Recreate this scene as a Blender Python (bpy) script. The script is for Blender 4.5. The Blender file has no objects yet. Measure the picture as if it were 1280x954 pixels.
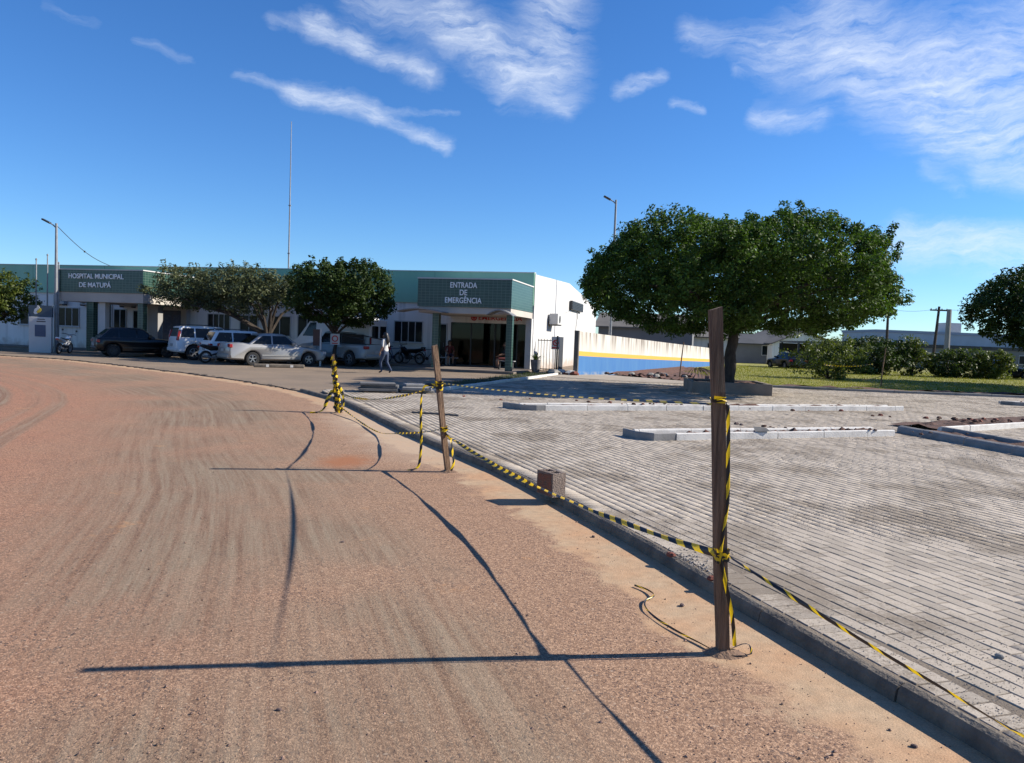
import bpy, bmesh, math, random
import numpy as np
from mathutils import Vector, Matrix
rad = math.radians
random.seed(7); rng = np.random.default_rng(7)
scene = bpy.context.scene

# ---------------------------------------------------------------- camera
CAM_H, ROLL, PITCH = 1.6, 0.038, math.atan(52/960)
cam_data = bpy.data.cameras.new('camera'); cam = bpy.data.objects.new('camera', cam_data)
scene.collection.objects.link(cam); scene.camera = cam
cam_data.sensor_width = 36; cam_data.lens = 27.0; cam_data.clip_start = 0.05; cam_data.clip_end = 4000
_f = Vector((0, math.cos(PITCH), -math.sin(PITCH))); _x = Vector((1, 0, 0)); _u = _x.cross(_f)
_r = _x*math.cos(ROLL) + _u*math.sin(ROLL); _up = _u*math.cos(ROLL) - _x*math.sin(ROLL)
cam.matrix_world = Matrix(((_r.x, _up.x, -_f.x, 0), (_r.y, _up.y, -_f.y, 0), (_r.z, _up.z, -_f.z, CAM_H), (0, 0, 0, 1)))

# ---------------------------------------------------------------- sun and sky
SUN_EL, SUN_AZ = rad(31), rad(9)          # azimuth measured from +X towards +Y
sd = Vector((math.cos(SUN_EL)*math.cos(SUN_AZ), math.cos(SUN_EL)*math.sin(SUN_AZ), math.sin(SUN_EL)))
sun_data = bpy.data.lights.new('sun', 'SUN'); sun = bpy.data.objects.new('sun', sun_data); scene.collection.objects.link(sun)
sun_data.energy = 5.0; sun_data.angle = rad(0.53); sun_data.color = (1.0, 0.93, 0.82)
sun.rotation_euler = sd.to_track_quat('Z', 'Y').to_euler()
scene.view_settings.view_transform = 'Standard'; scene.view_settings.look = 'None'
scene.view_settings.exposure = 0.85; scene.view_settings.gamma = 1.0; scene.view_settings.use_curve_mapping = False

world = bpy.data.worlds.new('World'); scene.world = world; world.use_nodes = True
def N(nt, typ, **kw):
    n = nt.nodes.new(typ)
    for k, v in kw.items(): setattr(n, k, v)
    return n
def lk(nt, a, b): nt.links.new(a, b)
def mth(nt, op, a, b=None, c=None, clamp=False):
    n = N(nt, 'ShaderNodeMath', operation=op); n.use_clamp = clamp
    for i, v in enumerate((a, b, c)):
        if v is None: continue
        if isinstance(v, (int, float)): n.inputs[i].default_value = v
        else: lk(nt, v, n.inputs[i])
    return n.outputs[0]
def vmth(nt, op, a, b=None, out=0):
    n = N(nt, 'ShaderNodeVectorMath', operation=op)
    for i, v in enumerate((a, b)):
        if v is None: continue
        if isinstance(v, (tuple, list)): n.inputs[i].default_value = v
        elif isinstance(v, (int, float)): n.inputs['Scale'].default_value = v
        else: lk(nt, v, n.inputs[i])
    return n.outputs[out]
def build_world():
    nt = world.node_tree; nt.nodes.clear()
    sky = N(nt, 'ShaderNodeTexSky', sky_type='NISHITA'); sky.sun_disc = False
    sky.sun_elevation = SUN_EL; sky.sun_rotation = math.pi/2 - SUN_AZ
    sky.altitude = 300; sky.air_density = 1.0; sky.dust_density = 0.0; sky.ozone_density = 4.0
    tc = N(nt, 'ShaderNodeTexCoord'); d = tc.outputs['Generated']
    sx = N(nt, 'ShaderNodeSeparateXYZ'); lk(nt, vmth(nt, 'NORMALIZE', d), sx.inputs[0])
    az = mth(nt, 'ARCTAN2', sx.outputs[0], sx.outputs[1]); el = mth(nt, 'ARCSINE', sx.outputs[2])
    cb = N(nt, 'ShaderNodeCombineXYZ'); lk(nt, az, cb.inputs[0]); lk(nt, el, cb.inputs[1])
    ae = cb.outputs[0]
    # wind-bent coordinate: small swirls so that streak edges fray
    def noise(vec, scale, det=6, rough=.6, dist=0.0):
        n = N(nt, 'ShaderNodeTexNoise'); n.inputs['Scale'].default_value = scale; n.inputs['Detail'].default_value = det
        n.inputs['Roughness'].default_value = rough; n.inputs['Distortion'].default_value = dist
        lk(nt, vec, n.inputs['Vector']); return n
    w = noise(ae, 6, 6, .6); wob = vmth(nt, 'SCALE', vmth(nt, 'SUBTRACT', w.outputs['Color'], (.5, .5, .5)), .075)
    p = vmth(nt, 'ADD', ae, wob)
    wx = N(nt, 'ShaderNodeSeparateXYZ'); lk(nt, p, wx.inputs[0])
    c2 = N(nt, 'ShaderNodeCombineXYZ'); lk(nt, wx.outputs[0], c2.inputs[0]); lk(nt, wx.outputs[1], c2.inputs[1]); p = c2.outputs[0]
    SEG = CLOUDS
    tot = None
    for (ax, ay, bx, by, wd, st) in SEG:
        ba = (bx-ax, by-ay, 0); L2 = ba[0]**2 + ba[1]**2
        pa = vmth(nt, 'SUBTRACT', p, (ax, ay, 0))
        t = mth(nt, 'DIVIDE', vmth(nt, 'DOT_PRODUCT', pa, ba, out=1), L2, clamp=True)
        sc = N(nt, 'ShaderNodeVectorMath', operation='SCALE'); sc.inputs[0].default_value = ba; lk(nt, t, sc.inputs['Scale'])
        ds = vmth(nt, 'LENGTH', vmth(nt, 'SUBTRACT', pa, sc.outputs[0]), out=1)
        q = mth(nt, 'DIVIDE', ds, wd*1.05); g = mth(nt, 'EXPONENT', mth(nt, 'MULTIPLY', mth(nt, 'MULTIPLY', q, q), -1.0))
        g = mth(nt, 'MULTIPLY', g, st)
        tot = g if tot is None else mth(nt, 'SUBTRACT', mth(nt, 'ADD', tot, g), mth(nt, 'MULTIPLY', tot, g))
    # fibrous cirrus texture, drawn out along a slanted direction
    mp = N(nt, 'ShaderNodeMapping'); mp.inputs['Rotation'].default_value = (0, 0, rad(20)); mp.inputs['Scale'].default_value = (.7, 3.3, 1)
    lk(nt, p, mp.inputs[0])
    f1 = noise(mp.outputs[0], 12, 10, .68, .0); f2 = noise(mp.outputs[0], 42, 8, .65, .0)
    fib = mth(nt, 'ADD', mth(nt, 'MULTIPLY', f1.outputs[0], .65), mth(nt, 'MULTIPLY', f2.outputs[0], .35))
    rp = N(nt, 'ShaderNodeMapRange'); rp.inputs[1].default_value = .37; rp.inputs[2].default_value = .71; lk(nt, fib, rp.inputs[0])
    hv = mth(nt, 'MULTIPLY', tot, mth(nt, 'ADD', mth(nt, 'MULTIPLY', mth(nt, 'SUBTRACT', fib, .5), 5.2), 1.0, clamp=False))
    hr = N(nt, 'ShaderNodeMapRange'); hr.inputs[1].default_value = .10; hr.inputs[2].default_value = 2.0; hr.inputs[4].default_value = .86; lk(nt, hv, hr.inputs[0]); here = hr.outputs[0]
    # the rest of the sky carries the same thin cirrus
    base = noise(vmth(nt, 'MULTIPLY', p, (1.0, 2.0, 1)), 2.3, 4, .5)
    rb = N(nt, 'ShaderNodeMapRange'); rb.inputs[1].default_value = .52; rb.inputs[2].default_value = .75; lk(nt, base.outputs[0], rb.inputs[0])
    off = N(nt, 'ShaderNodeMapRange'); off.inputs[1].default_value = .68; off.inputs[2].default_value = .95
    hi = mth(nt, 'MULTIPLY', mth(nt, 'SUBTRACT', el, .24), 1.5)
    lk(nt, mth(nt, 'MAXIMUM', mth(nt, 'ABSOLUTE', az), hi), off.inputs[0])
    there = mth(nt, 'MULTIPLY', mth(nt, 'MULTIPLY', rb.outputs[0], rp.outputs[0]), mth(nt, 'MULTIPLY', off.outputs[0], .7))
    amt = mth(nt, 'MAXIMUM', here, there)
    hs = N(nt, 'ShaderNodeHueSaturation'); hs.inputs['Saturation'].default_value = 1.16; hs.inputs['Hue'].default_value = .502; lk(nt, sky.outputs[0], hs.inputs['Color'])
    wbal = N(nt, 'ShaderNodeMix', data_type='RGBA', blend_type='MULTIPLY'); wbal.inputs['Factor'].default_value = 1; lk(nt, hs.outputs[0], wbal.inputs['A']); wbal.inputs['B'].default_value = (.71, .925, 1.16, 1)
    mx = N(nt, 'ShaderNodeMix', data_type='RGBA'); lk(nt, amt, mx.inputs['Factor'])
    lk(nt, wbal.outputs['Result'], mx.inputs['A']); mx.inputs['B'].default_value = CLOUD_COL
    bg = N(nt, 'ShaderNodeBackground'); bg.inputs['Strength'].default_value = SKY_STR; lk(nt, mx.outputs['Result'], bg.inputs['Color'])
    out = N(nt, 'ShaderNodeOutputWorld'); lk(nt, bg.outputs[0], out.inputs[0])
SKY_STR = 0.078; CLOUD_COL = (7.0, 7.5, 8.2, 1)
CLOUDS = [(-0.2086,0.4011,-0.0982,0.3728,0.0229,0.55),(-0.0982,0.3728,-0.0152,0.3333,0.0271,0.9),(-0.0152,0.3333,0.0531,0.2898,0.0104,0.7),(0.0319,0.4164,0.036,0.3303,0.0396,0.75),(0.0348,0.3569,-0.0146,0.3198,0.0208,0.7),(-0.3212,0.3555,-0.2559,0.3708,0.0083,0.35),(-0.2701,0.3649,-0.2071,0.3525,0.0146,0.8),(-0.2071,0.3525,-0.1214,0.3186,0.0125,0.8),(-0.3382,0.292,-0.2728,0.2841,0.0083,0.4),(-0.2823,0.2857,-0.1947,0.2673,0.0135,0.85),(-0.1947,0.2673,-0.0984,0.2396,0.0094,0.75),(-0.1751,0.2754,-0.0845,0.278,0.0052,0.35),(0.2134,0.3767,0.3276,0.3532,0.0167,0.6),(0.3276,0.3532,0.3988,0.3429,0.0365,0.7),(0.3602,0.4028,0.3716,0.3618,0.0229,0.5),(0.3994,0.3347,0.4925,0.2925,0.0396,0.8),(0.4925,0.2925,0.5728,0.3211,0.0542,0.8),(0.4191,0.2914,0.5098,0.2663,0.0208,0.75),(0.4941,0.2678,0.5781,0.2429,0.0354,0.9),(0.5039,0.2379,0.5802,0.2106,0.0229,0.8),(0.4726,0.2294,0.4968,0.2259,0.0083,0.5),(0.5374,0.1934,0.589,0.1838,0.0125,0.5),(0.2949,0.2839,0.3686,0.2676,0.0125,0.7),(0.1179,0.3132,0.1721,0.327,0.0083,0.75),(0.1807,0.2964,0.2231,0.2892,0.0063,0.5),(0.2639,0.3318,0.2961,0.3428,0.0083,0.45),(0.4606,0.1316,0.5864,0.1125,0.0208,0.85),(0.4697,0.1448,0.5855,0.1277,0.0083,0.5),(0.4741,0.2061,0.5154,0.1778,0.0083,0.3),(-0.5462,0.3361,-0.5003,0.3292,0.0083,0.22),(-0.4517,0.3122,-0.3964,0.3074,0.0073,0.25)]
build_world()
world.cycles.sampling_method = 'MANUAL'; world.cycles.sample_map_resolution = 256

# ---------------------------------------------------------------- helpers
COL = scene.collection
def tag(o, label=None, cat=None, group=None, kind=None):
    if label: o['label'] = label
    if cat: o['category'] = cat
    if group: o['group'] = group
    if kind: o['kind'] = kind
    return o
def empty(name, loc=(0, 0, 0), rz=0, label=None, cat=None, group=None):
    o = bpy.data.objects.new(name, None); COL.objects.link(o); o.location = loc; o.rotation_euler = (0, 0, rz)
    o.empty_display_size = .1
    return tag(o, label, cat, group)
def link_mesh(name, me, mat, parent=None, smooth=False):
    o = bpy.data.objects.new(name, me); COL.objects.link(o)
    for m in (mat if isinstance(mat, (list, tuple)) else [mat]): me.materials.append(m)
    if parent: o.parent = parent
    if smooth: me.polygons.foreach_set('use_smooth', [True]*len(me.polygons))
    return o
def copy_tree(o, parent=None):
    c = o.copy(); COL.objects.link(c)
    if parent: c.parent = parent
    for ch in list(o.children): copy_tree(ch, c)
    return c
class MB:
    """collects vertices and faces of ONE part"""
    def __init__(s): s.v = []; s.f = []; s.m = []
    def add(s, vs, fs, mi=0, T=None):
        b = len(s.v)
        if T is not None: vs = [tuple(T @ Vector(v)) for v in vs]
        s.v += [tuple(v) for v in vs]; s.f += [tuple(b+i for i in f) for f in fs]; s.m += [mi]*len(fs); return s
    def box(s, x0, x1, y0, y1, z0, z1, mi=0, T=None):
        vs = [(x0,y0,z0),(x1,y0,z0),(x1,y1,z0),(x0,y1,z0),(x0,y0,z1),(x1,y0,z1),(x1,y1,z1),(x0,y1,z1)]
        return s.add(vs, [(0,3,2,1),(4,5,6,7),(0,1,5,4),(1,2,6,5),(2,3,7,6),(3,0,4,7)], mi, T)
    def prism(s, poly, z0, z1, mi=0, T=None):      # poly in xy, counter-clockwise
        n = len(poly); vs = [(x, y, z0) for x, y in poly] + [(x, y, z1) for x, y in poly]
        fs = [tuple(range(n-1, -1, -1)), tuple(range(n, 2*n))] + [(i, (i+1) % n, n+(i+1) % n, n+i) for i in range(n)]
        return s.add(vs, fs, mi, T)
    def tube(s, pts, r, n=8, mi=0, cap=True):
        pts = [Vector(p) for p in pts]; k = len(pts); rs = r if isinstance(r, (list, tuple)) else [r]*k
        vs = []; prev = None
        for i, p in enumerate(pts):
            t = (pts[min(i+1, k-1)] - pts[max(i-1, 0)])
            if t.length < 1e-9: t = Vector((0, 0, 1))
            t.normalize()
            if prev is None: a = t.orthogonal().normalized()
            else:
                a = prev - t*prev.dot(t)
                a = t.orthogonal().normalized() if a.length < 1e-6 else a.normalized()
            prev = a; b = t.cross(a)
            vs += [p + (a*math.cos(2*math.pi*j/n) + b*math.sin(2*math.pi*j/n))*rs[i] for j in range(n)]
        fs = [(i*n+j, i*n+(j+1) % n, (i+1)*n+(j+1) % n, (i+1)*n+j) for i in range(k-1) for j in range(n)]
        if cap: fs += [tuple(range(n-1, -1, -1)), tuple((k-1)*n+j for j in range(n))]
        return s.add(vs, fs, mi)
    def lathe(s, prof, n=16, mi=0, T=None):         # prof [(r,z)]
        vs = [(r*math.cos(2*math.pi*j/n), r*math.sin(2*math.pi*j/n), z) for r, z in prof for j in range(n)]
        fs = [(i*n+j, i*n+(j+1) % n, (i+1)*n+(j+1) % n, (i+1)*n+j) for i in range(len(prof)-1) for j in range(n)]
        return s.add(vs, fs, mi, T)
    def build(s, name, mat, parent=None, smooth=False, bevel=0, seg=1, sharp=40):
        me = bpy.data.meshes.new(name); me.from_pydata(s.v, [], s.f)
        me.polygons.foreach_set('material_index', s.m)
        bm = bmesh.new(); bm.from_mesh(me)
        if bevel:
            bmesh.ops.bevel(bm, geom=[e for e in bm.edges if len(e.link_faces) == 2 and e.calc_face_angle(0) > .5], offset=bevel, segments=seg, affect='EDGES', profile=.5)
        bmesh.ops.recalc_face_normals(bm, faces=bm.faces); bm.to_mesh(me); bm.free()
        if smooth: me.set_sharp_from_angle(angle=rad(sharp))
        return link_mesh(name, me, mat, parent, smooth)
def RZ(a, loc=(0, 0, 0)): return Matrix.Translation(loc) @ Matrix.Rotation(a, 4, 'Z')

# ---------------------------------------------------------------- materials
def new_mat(name):
    m = bpy.data.materials.new(name); m.use_nodes = True; nt = m.node_tree
    return m, nt, nt.nodes['Principled BSDF']
def lin(r, g, b):   # sRGB 0..255 to linear
    def f(c): c /= 255; return c/12.92 if c <= .04045 else ((c+.055)/1.055)**2.4
    return (f(r), f(g), f(b), 1)
ALB = .74
def mat(name, c1, c2=None, scale=4, rough=.8, bump=0, bscale=None, metal=0, spec=.5, detail=5, coord='Object', stretch=(1, 1, 1), lo=.35, hi=.65, coat=0, island=0):
    m, nt, b = new_mat(name)
    c1 = tuple(v*ALB for v in tuple(c1)[:3]) + (1,); c2 = None if c2 is None else tuple(v*ALB for v in tuple(c2)[:3])
    b.inputs['Base Color'].default_value = c1
    b.inputs['Roughness'].default_value = rough; b.inputs['Metallic'].default_value = metal; b.inputs['Specular IOR Level'].default_value = spec
    b.inputs['Coat Weight'].default_value = coat; b.inputs['Coat Roughness'].default_value = .05
    tc = N(nt, 'ShaderNodeTexCoord'); mp = N(nt, 'ShaderNodeMapping'); mp.inputs['Scale'].default_value = stretch
    if coord == 'World':
        ge = N(nt, 'ShaderNodeNewGeometry'); lk(nt, ge.outputs['Position'], mp.inputs[0])
    else: lk(nt, tc.outputs[coord], mp.inputs[0])
    src = None
    if c2 is not None:
        no = N(nt, 'ShaderNodeTexNoise'); no.inputs['Scale'].default_value = scale; no.inputs['Detail'].default_value = detail; no.inputs['Roughness'].default_value = .62
        lk(nt, mp.outputs[0], no.inputs['Vector'])
        mr = N(nt, 'ShaderNodeMapRange'); mr.inputs[1].default_value = lo; mr.inputs[2].default_value = hi; lk(nt, no.outputs[0], mr.inputs[0])
        mx = N(nt, 'ShaderNodeMix', data_type='RGBA'); lk(nt, mr.outputs[0], mx.inputs['Factor'])
        mx.inputs['A'].default_value = c1; mx.inputs['B'].default_value = tuple(c2)[:3] + (1,)
        src = mx.outputs['Result']
    if island:
        ge = N(nt, 'ShaderNodeNewGeometry'); hs = N(nt, 'ShaderNodeHueSaturation')
        if src is None: hs.inputs['Color'].default_value = c1
        else: lk(nt, src, hs.inputs['Color'])
        lk(nt, mth(nt, 'ADD', mth(nt, 'MULTIPLY', ge.outputs['Random Per Island'], 2*island), 1-island), hs.inputs['Value']); src = hs.outputs[0]
    if src is not None: lk(nt, src, b.inputs['Base Color'])
    if bump:
        n2 = N(nt, 'ShaderNodeTexNoise'); n2.inputs['Scale'].default_value = bscale or scale*4; n2.inputs['Detail'].default_value = 6
        lk(nt, mp.outputs[0], n2.inputs['Vector'])
        bp = N(nt, 'ShaderNodeBump'); bp.inputs['Strength'].default_value = bump; bp.inputs['Distance'].default_value = .02
        lk(nt, n2.outputs[0], bp.inputs['Height']); lk(nt, bp.outputs[0], b.inputs['Normal'])
    return m
def leaf_mat(name, dark, light, trans=.25, rough=.45):
    m, nt, b = new_mat(name); dark = tuple(v*.82 for v in dark); light = tuple(v*.9 for v in light)
    ge = N(nt, 'ShaderNodeNewGeometry'); tc = N(nt, 'ShaderNodeTexCoord')
    no = N(nt, 'ShaderNodeTexNoise'); no.inputs['Scale'].default_value = .9; no.inputs['Detail'].default_value = 3; lk(nt, tc.outputs['Object'], no.inputs['Vector'])
    fac = mth(nt, 'ADD', mth(nt, 'MULTIPLY', ge.outputs['Random Per Island'], .6), mth(nt, 'MULTIPLY', mth(nt, 'SUBTRACT', no.outputs[0], .3), 1.0), clamp=True)
    mx = N(nt, 'ShaderNodeMix', data_type='RGBA'); lk(nt, fac, mx.inputs['Factor']); mx.inputs['A'].default_value = dark + (1,); mx.inputs['B'].default_value = light + (1,)
    lk(nt, mx.outputs['Result'], b.inputs['Base Color']); b.inputs['Roughness'].default_value = rough; b.inputs['Specular IOR Level'].default_value = .18
    tr = N(nt, 'ShaderNodeBsdfTranslucent'); hs = N(nt, 'ShaderNodeHueSaturation'); hs.inputs['Value'].default_value = 1.5; hs.inputs['Saturation'].default_value = 1.15
    lk(nt, mx.outputs['Result'], hs.inputs['Color']); lk(nt, hs.outputs[0], tr.inputs[0])
    ms = N(nt, 'ShaderNodeMixShader'); ms.inputs[0].default_value = trans; lk(nt, b.outputs[0], ms.inputs[1]); lk(nt, tr.outputs[0], ms.inputs[2])
    lk(nt, ms.outputs[0], nt.nodes['Material Output'].inputs['Surface'])
    return m
MT = {}
MT['concrete'] = mat('concrete', (.36, .34, .31), (.24, .23, .21), 3, .9, .35, 60)
MT['kerb'] = mat('kerb_concrete', (.25, .205, .155), (.12, .10, .08), 5, .9, .6, 45)
MT['kerb_white'] = mat('limewashed_kerb', (.78, .75, .70), (.55, .52, .48), 4, .85, .35, 50, lo=.45, hi=.75)
MT['kerb_raw_or_shade'] = mat('raw_or_shaded_kerb', (.33, .32, .31), (.24, .23, .22), 4, .9, .3, 50)  # raw grey stones; also carries the painted shade of the right-edge arm
MT['white'] = mat('white_paint', (.72, .71, .69), (.62, .61, .58), .7, .7, .08, 30)
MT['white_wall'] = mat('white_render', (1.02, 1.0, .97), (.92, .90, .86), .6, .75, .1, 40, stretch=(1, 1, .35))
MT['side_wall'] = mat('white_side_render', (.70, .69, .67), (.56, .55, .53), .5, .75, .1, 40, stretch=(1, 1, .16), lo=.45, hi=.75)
def splash(m, h, col, amt=.8):
    """rain-splashed red dust along the foot of a wall and rain runs below its top"""
    nt = m.node_tree; b = nt.nodes['Principled BSDF']; src = b.inputs['Base Color'].links[0].from_socket
    ge = N(nt, 'ShaderNodeNewGeometry'); sp = N(nt, 'ShaderNodeSeparateXYZ'); lk(nt, ge.outputs['Position'], sp.inputs[0])
    no = N(nt, 'ShaderNodeTexNoise'); no.inputs['Scale'].default_value = 2.2; no.inputs['Detail'].default_value = 7; lk(nt, ge.outputs['Position'], no.inputs['Vector'])
    z = mth(nt, 'ADD', sp.outputs[2], mth(nt, 'MULTIPLY', mth(nt, 'SUBTRACT', no.outputs[0], .5), h*2.2))
    mr = N(nt, 'ShaderNodeMapRange'); mr.inputs[1].default_value = h; mr.inputs[2].default_value = h*.25; lk(nt, z, mr.inputs[0])
    mx = N(nt, 'ShaderNodeMix', data_type='RGBA'); lk(nt, mth(nt, 'MULTIPLY', mr.outputs[0], amt), mx.inputs['Factor']); lk(nt, src, mx.inputs['A']); mx.inputs['B'].default_value = col + (1,); 
    n2 = N(nt, 'ShaderNodeTexNoise'); n2.inputs['Scale'].default_value = 1.6; n2.inputs['Detail'].default_value = 6; lk(nt, vmth(nt, 'MULTIPLY', ge.outputs['Position'], (2.2, 2.2, .12)), n2.inputs['Vector'])
    m2 = N(nt, 'ShaderNodeMapRange'); m2.inputs[1].default_value = .52; m2.inputs[2].default_value = .72; lk(nt, n2.outputs[0], m2.inputs[0])
    m3 = N(nt, 'ShaderNodeMix', data_type='RGBA'); lk(nt, mth(nt, 'MULTIPLY', m2.outputs[0], .35), m3.inputs['Factor']); lk(nt, mx.outputs['Result'], m3.inputs['A']); m3.inputs['B'].default_value = (.20, .19, .17, 1)
    lk(nt, m3.outputs['Result'], b.inputs['Base Color'])
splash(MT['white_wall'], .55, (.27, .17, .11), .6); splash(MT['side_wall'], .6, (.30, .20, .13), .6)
MT['green_fascia'] = mat('green_fascia', (.34, .66, .47), (.28, .56, .40), .8, .55, .04, 30, stretch=(1, 1, .25), lo=.3, hi=.7)
MT['beige'] = mat('beige_paint', (.60, .55, .48), (.52, .475, .42), .8, .8)
MT['grey_paint'] = mat('grey_paint', (.33, .32, .31), (.28, .27, .26), .9, .8)
MT['dark_metal'] = mat('dark_metal', (.035, .038, .042), None, rough=.5)
MT['steel'] = mat('galvanised_steel', (.36, .37, .38), (.28, .29, .30), 6, .5, metal=.4)
MT['alu'] = mat('white_window_frame', (.55, .56, .57), None, rough=.5)
MT['black_plastic'] = mat('black_plastic', (.018, .018, .02), None, rough=.5)
MT['grey_plastic'] = mat('grey_plastic', (.45, .46, .46), None, rough=.5)
MT['tyre'] = mat('tyre_rubber', (.018, .018, .019), None, rough=.85)
MT['rim'] = mat('alloy_rim', (.42, .43, .44), None, rough=.35, metal=.7)
MT['wood'] = mat('weathered_wood', (.38, .23, .135), (.13, .076, .045), 5, .9, 1.0, 16, stretch=(9, 9, .45), lo=.3, hi=.62)
MT['soil'] = mat('red_soil', (.13, .052, .032), (.07, .032, .022), 6, .95, .9, 25, coord='World')
MT['stone'] = mat('stone', (.20, .13, .11), (.10, .07, .065), 30, .9, .4, 90)
MT['red_clay'] = mat('red_clay', (.30, .09, .055), (.2, .06, .04), 20, .9, .4, 60)
MT['bark'] = mat('bark', (.095, .072, .055), (.045, .034, .027), 5, .95, .8, 22, stretch=(3, 3, .8))
MT['black_paint'] = mat('black_car_paint', (.006, .006, .008), None, rough=.3, coat=.45, spec=.3)
MT['white_car'] = mat('white_car_paint', (.85, .86, .87), None, rough=.35, coat=.2, spec=.3)
MT['silver_car'] = mat('silver_car_paint', (.40, .395, .385), None, rough=.36, metal=.3, coat=.4)
MT['red_lens'] = mat('red_lens', (.36, .012, .014), None, rough=.2, coat=.6)
MT['clear_lens'] = mat('clear_lens', (.62, .63, .65), None, rough=.12, coat=.8)
MT['plate'] = mat('plate_grey', (.40, .41, .42), None, rough=.5)
MT['glass_dark'] = mat('dark_glass', (.008, .010, .012), None, rough=.08, spec=.3)
MT['pane'] = mat('window_pane', (.012, .018, .022), (.022, .032, .036), 1.3, .12, spec=.10)
MT['letter'] = mat('light_lettering', (1.1, 1.12, 1.1), None, rough=.5)
MT['letter_red'] = mat('red_lettering', (.62, .03, .03), None, rough=.5)
MT['leaf_main'] = leaf_mat('leaves_main', (.005, .016, .005), (.11, .190, .032), trans=.22, rough=.62)
MT['leaf_dark'] = leaf_mat('leaves_dark', (.007, .018, .005), (.065, .105, .022), trans=.18, rough=.62)
MT['leaf_grey'] = leaf_mat('leaves_greyish', (.035, .05, .02), (.14, .155, .075), .22)
MT['leaf_bush'] = leaf_mat('leaves_bush', (.03, .058, .012), (.16, .19, .04), .25)
MT['twig'] = mat('twig', (.16, .14, .12), (.10, .085, .07), 8, .9)

# ================================================================ GROUND
def catmull(P, step=.1):
    P = [np.array(p, float) for p in P]; out = []
    for i in range(len(P)-1):
        p0 = P[max(i-1, 0)]; p1 = P[i]; p2 = P[i+1]; p3 = P[min(i+2, len(P)-1)]
        n = max(2, int(np.linalg.norm(p2-p1)/step))
        for k in range(n):
            t = k/n; a = 2*p1; b = p2-p0; c = 2*p0-5*p1+4*p2-p3; d = -p0+3*p1-3*p2+p3
            out.append(.5*(a+b*t+c*t*t+d*t**3))
    out.append(P[-1]); return np.array(out)
KERB_PTS = [(2.46,-4),(2.44,-1),(2.36,.6),(2.22,1.8),(2.0,2.85),(1.72,3.75),(1.36,4.85),(.93,6.2),(.1,8.5),(-.45,9.75),(-1.62,12.2),(-3.75,17.2),(-5.05,19.5),(-5.75,20.6)]
EDGE_PTS = [(-5.75,20.6),(-7.4,22.7),(-10.2,25.6),(-13.1,28.2),(-19,33.0),(-23.7,34.9),(-30,36.3),(-46,38)]
KERB = catmull(KERB_PTS, .05); EDGE = catmull(EDGE_PTS, .15)
LINE = np.vstack([KERB, EDGE[1:]])
SARC = np.concatenate([[0], np.cumsum(np.linalg.norm(np.diff(LINE, axis=0), axis=1))])
def dist_line(P):
    d = np.full(len(P), 1e9); s = np.zeros(len(P))
    for i in range(0, len(P), 4000):
        q = P[i:i+4000]; D = ((q[:, None, :]-LINE[None])**2).sum(2); j = D.argmin(1)
        d[i:i+4000] = np.sqrt(D[np.arange(len(q)), j]); s[i:i+4000] = SARC[j]
    return d, s
def pol_in(P, poly):
    x, y = P[:, 0], P[:, 1]; r = np.zeros(len(P), bool); n = len(poly)
    for i in range(n):
        x1, y1 = poly[i]; x2, y2 = poly[(i+1) % n]
        c = ((y1 > y) != (y2 > y)); t = (y-y1)/((y2-y1) if y2 != y1 else 1e-9)
        r ^= c & (x < x1+t*(x2-x1))
    return r

# earth: one sheet out to the horizon
gm = mat('earth', (.13, .12, .05), (.16, .10, .06), .08, .95, .4, 3, coord='World')
o = MB().add([(-2500, -2500, -.08), (2500, -2500, -.08), (2500, 2500, -.08), (-2500, 2500, -.08)], [(0, 1, 2, 3)]).build('ground', gm); tag(o, 'dry earth and grass ground reaching the horizon', None, kind='structure')

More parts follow.
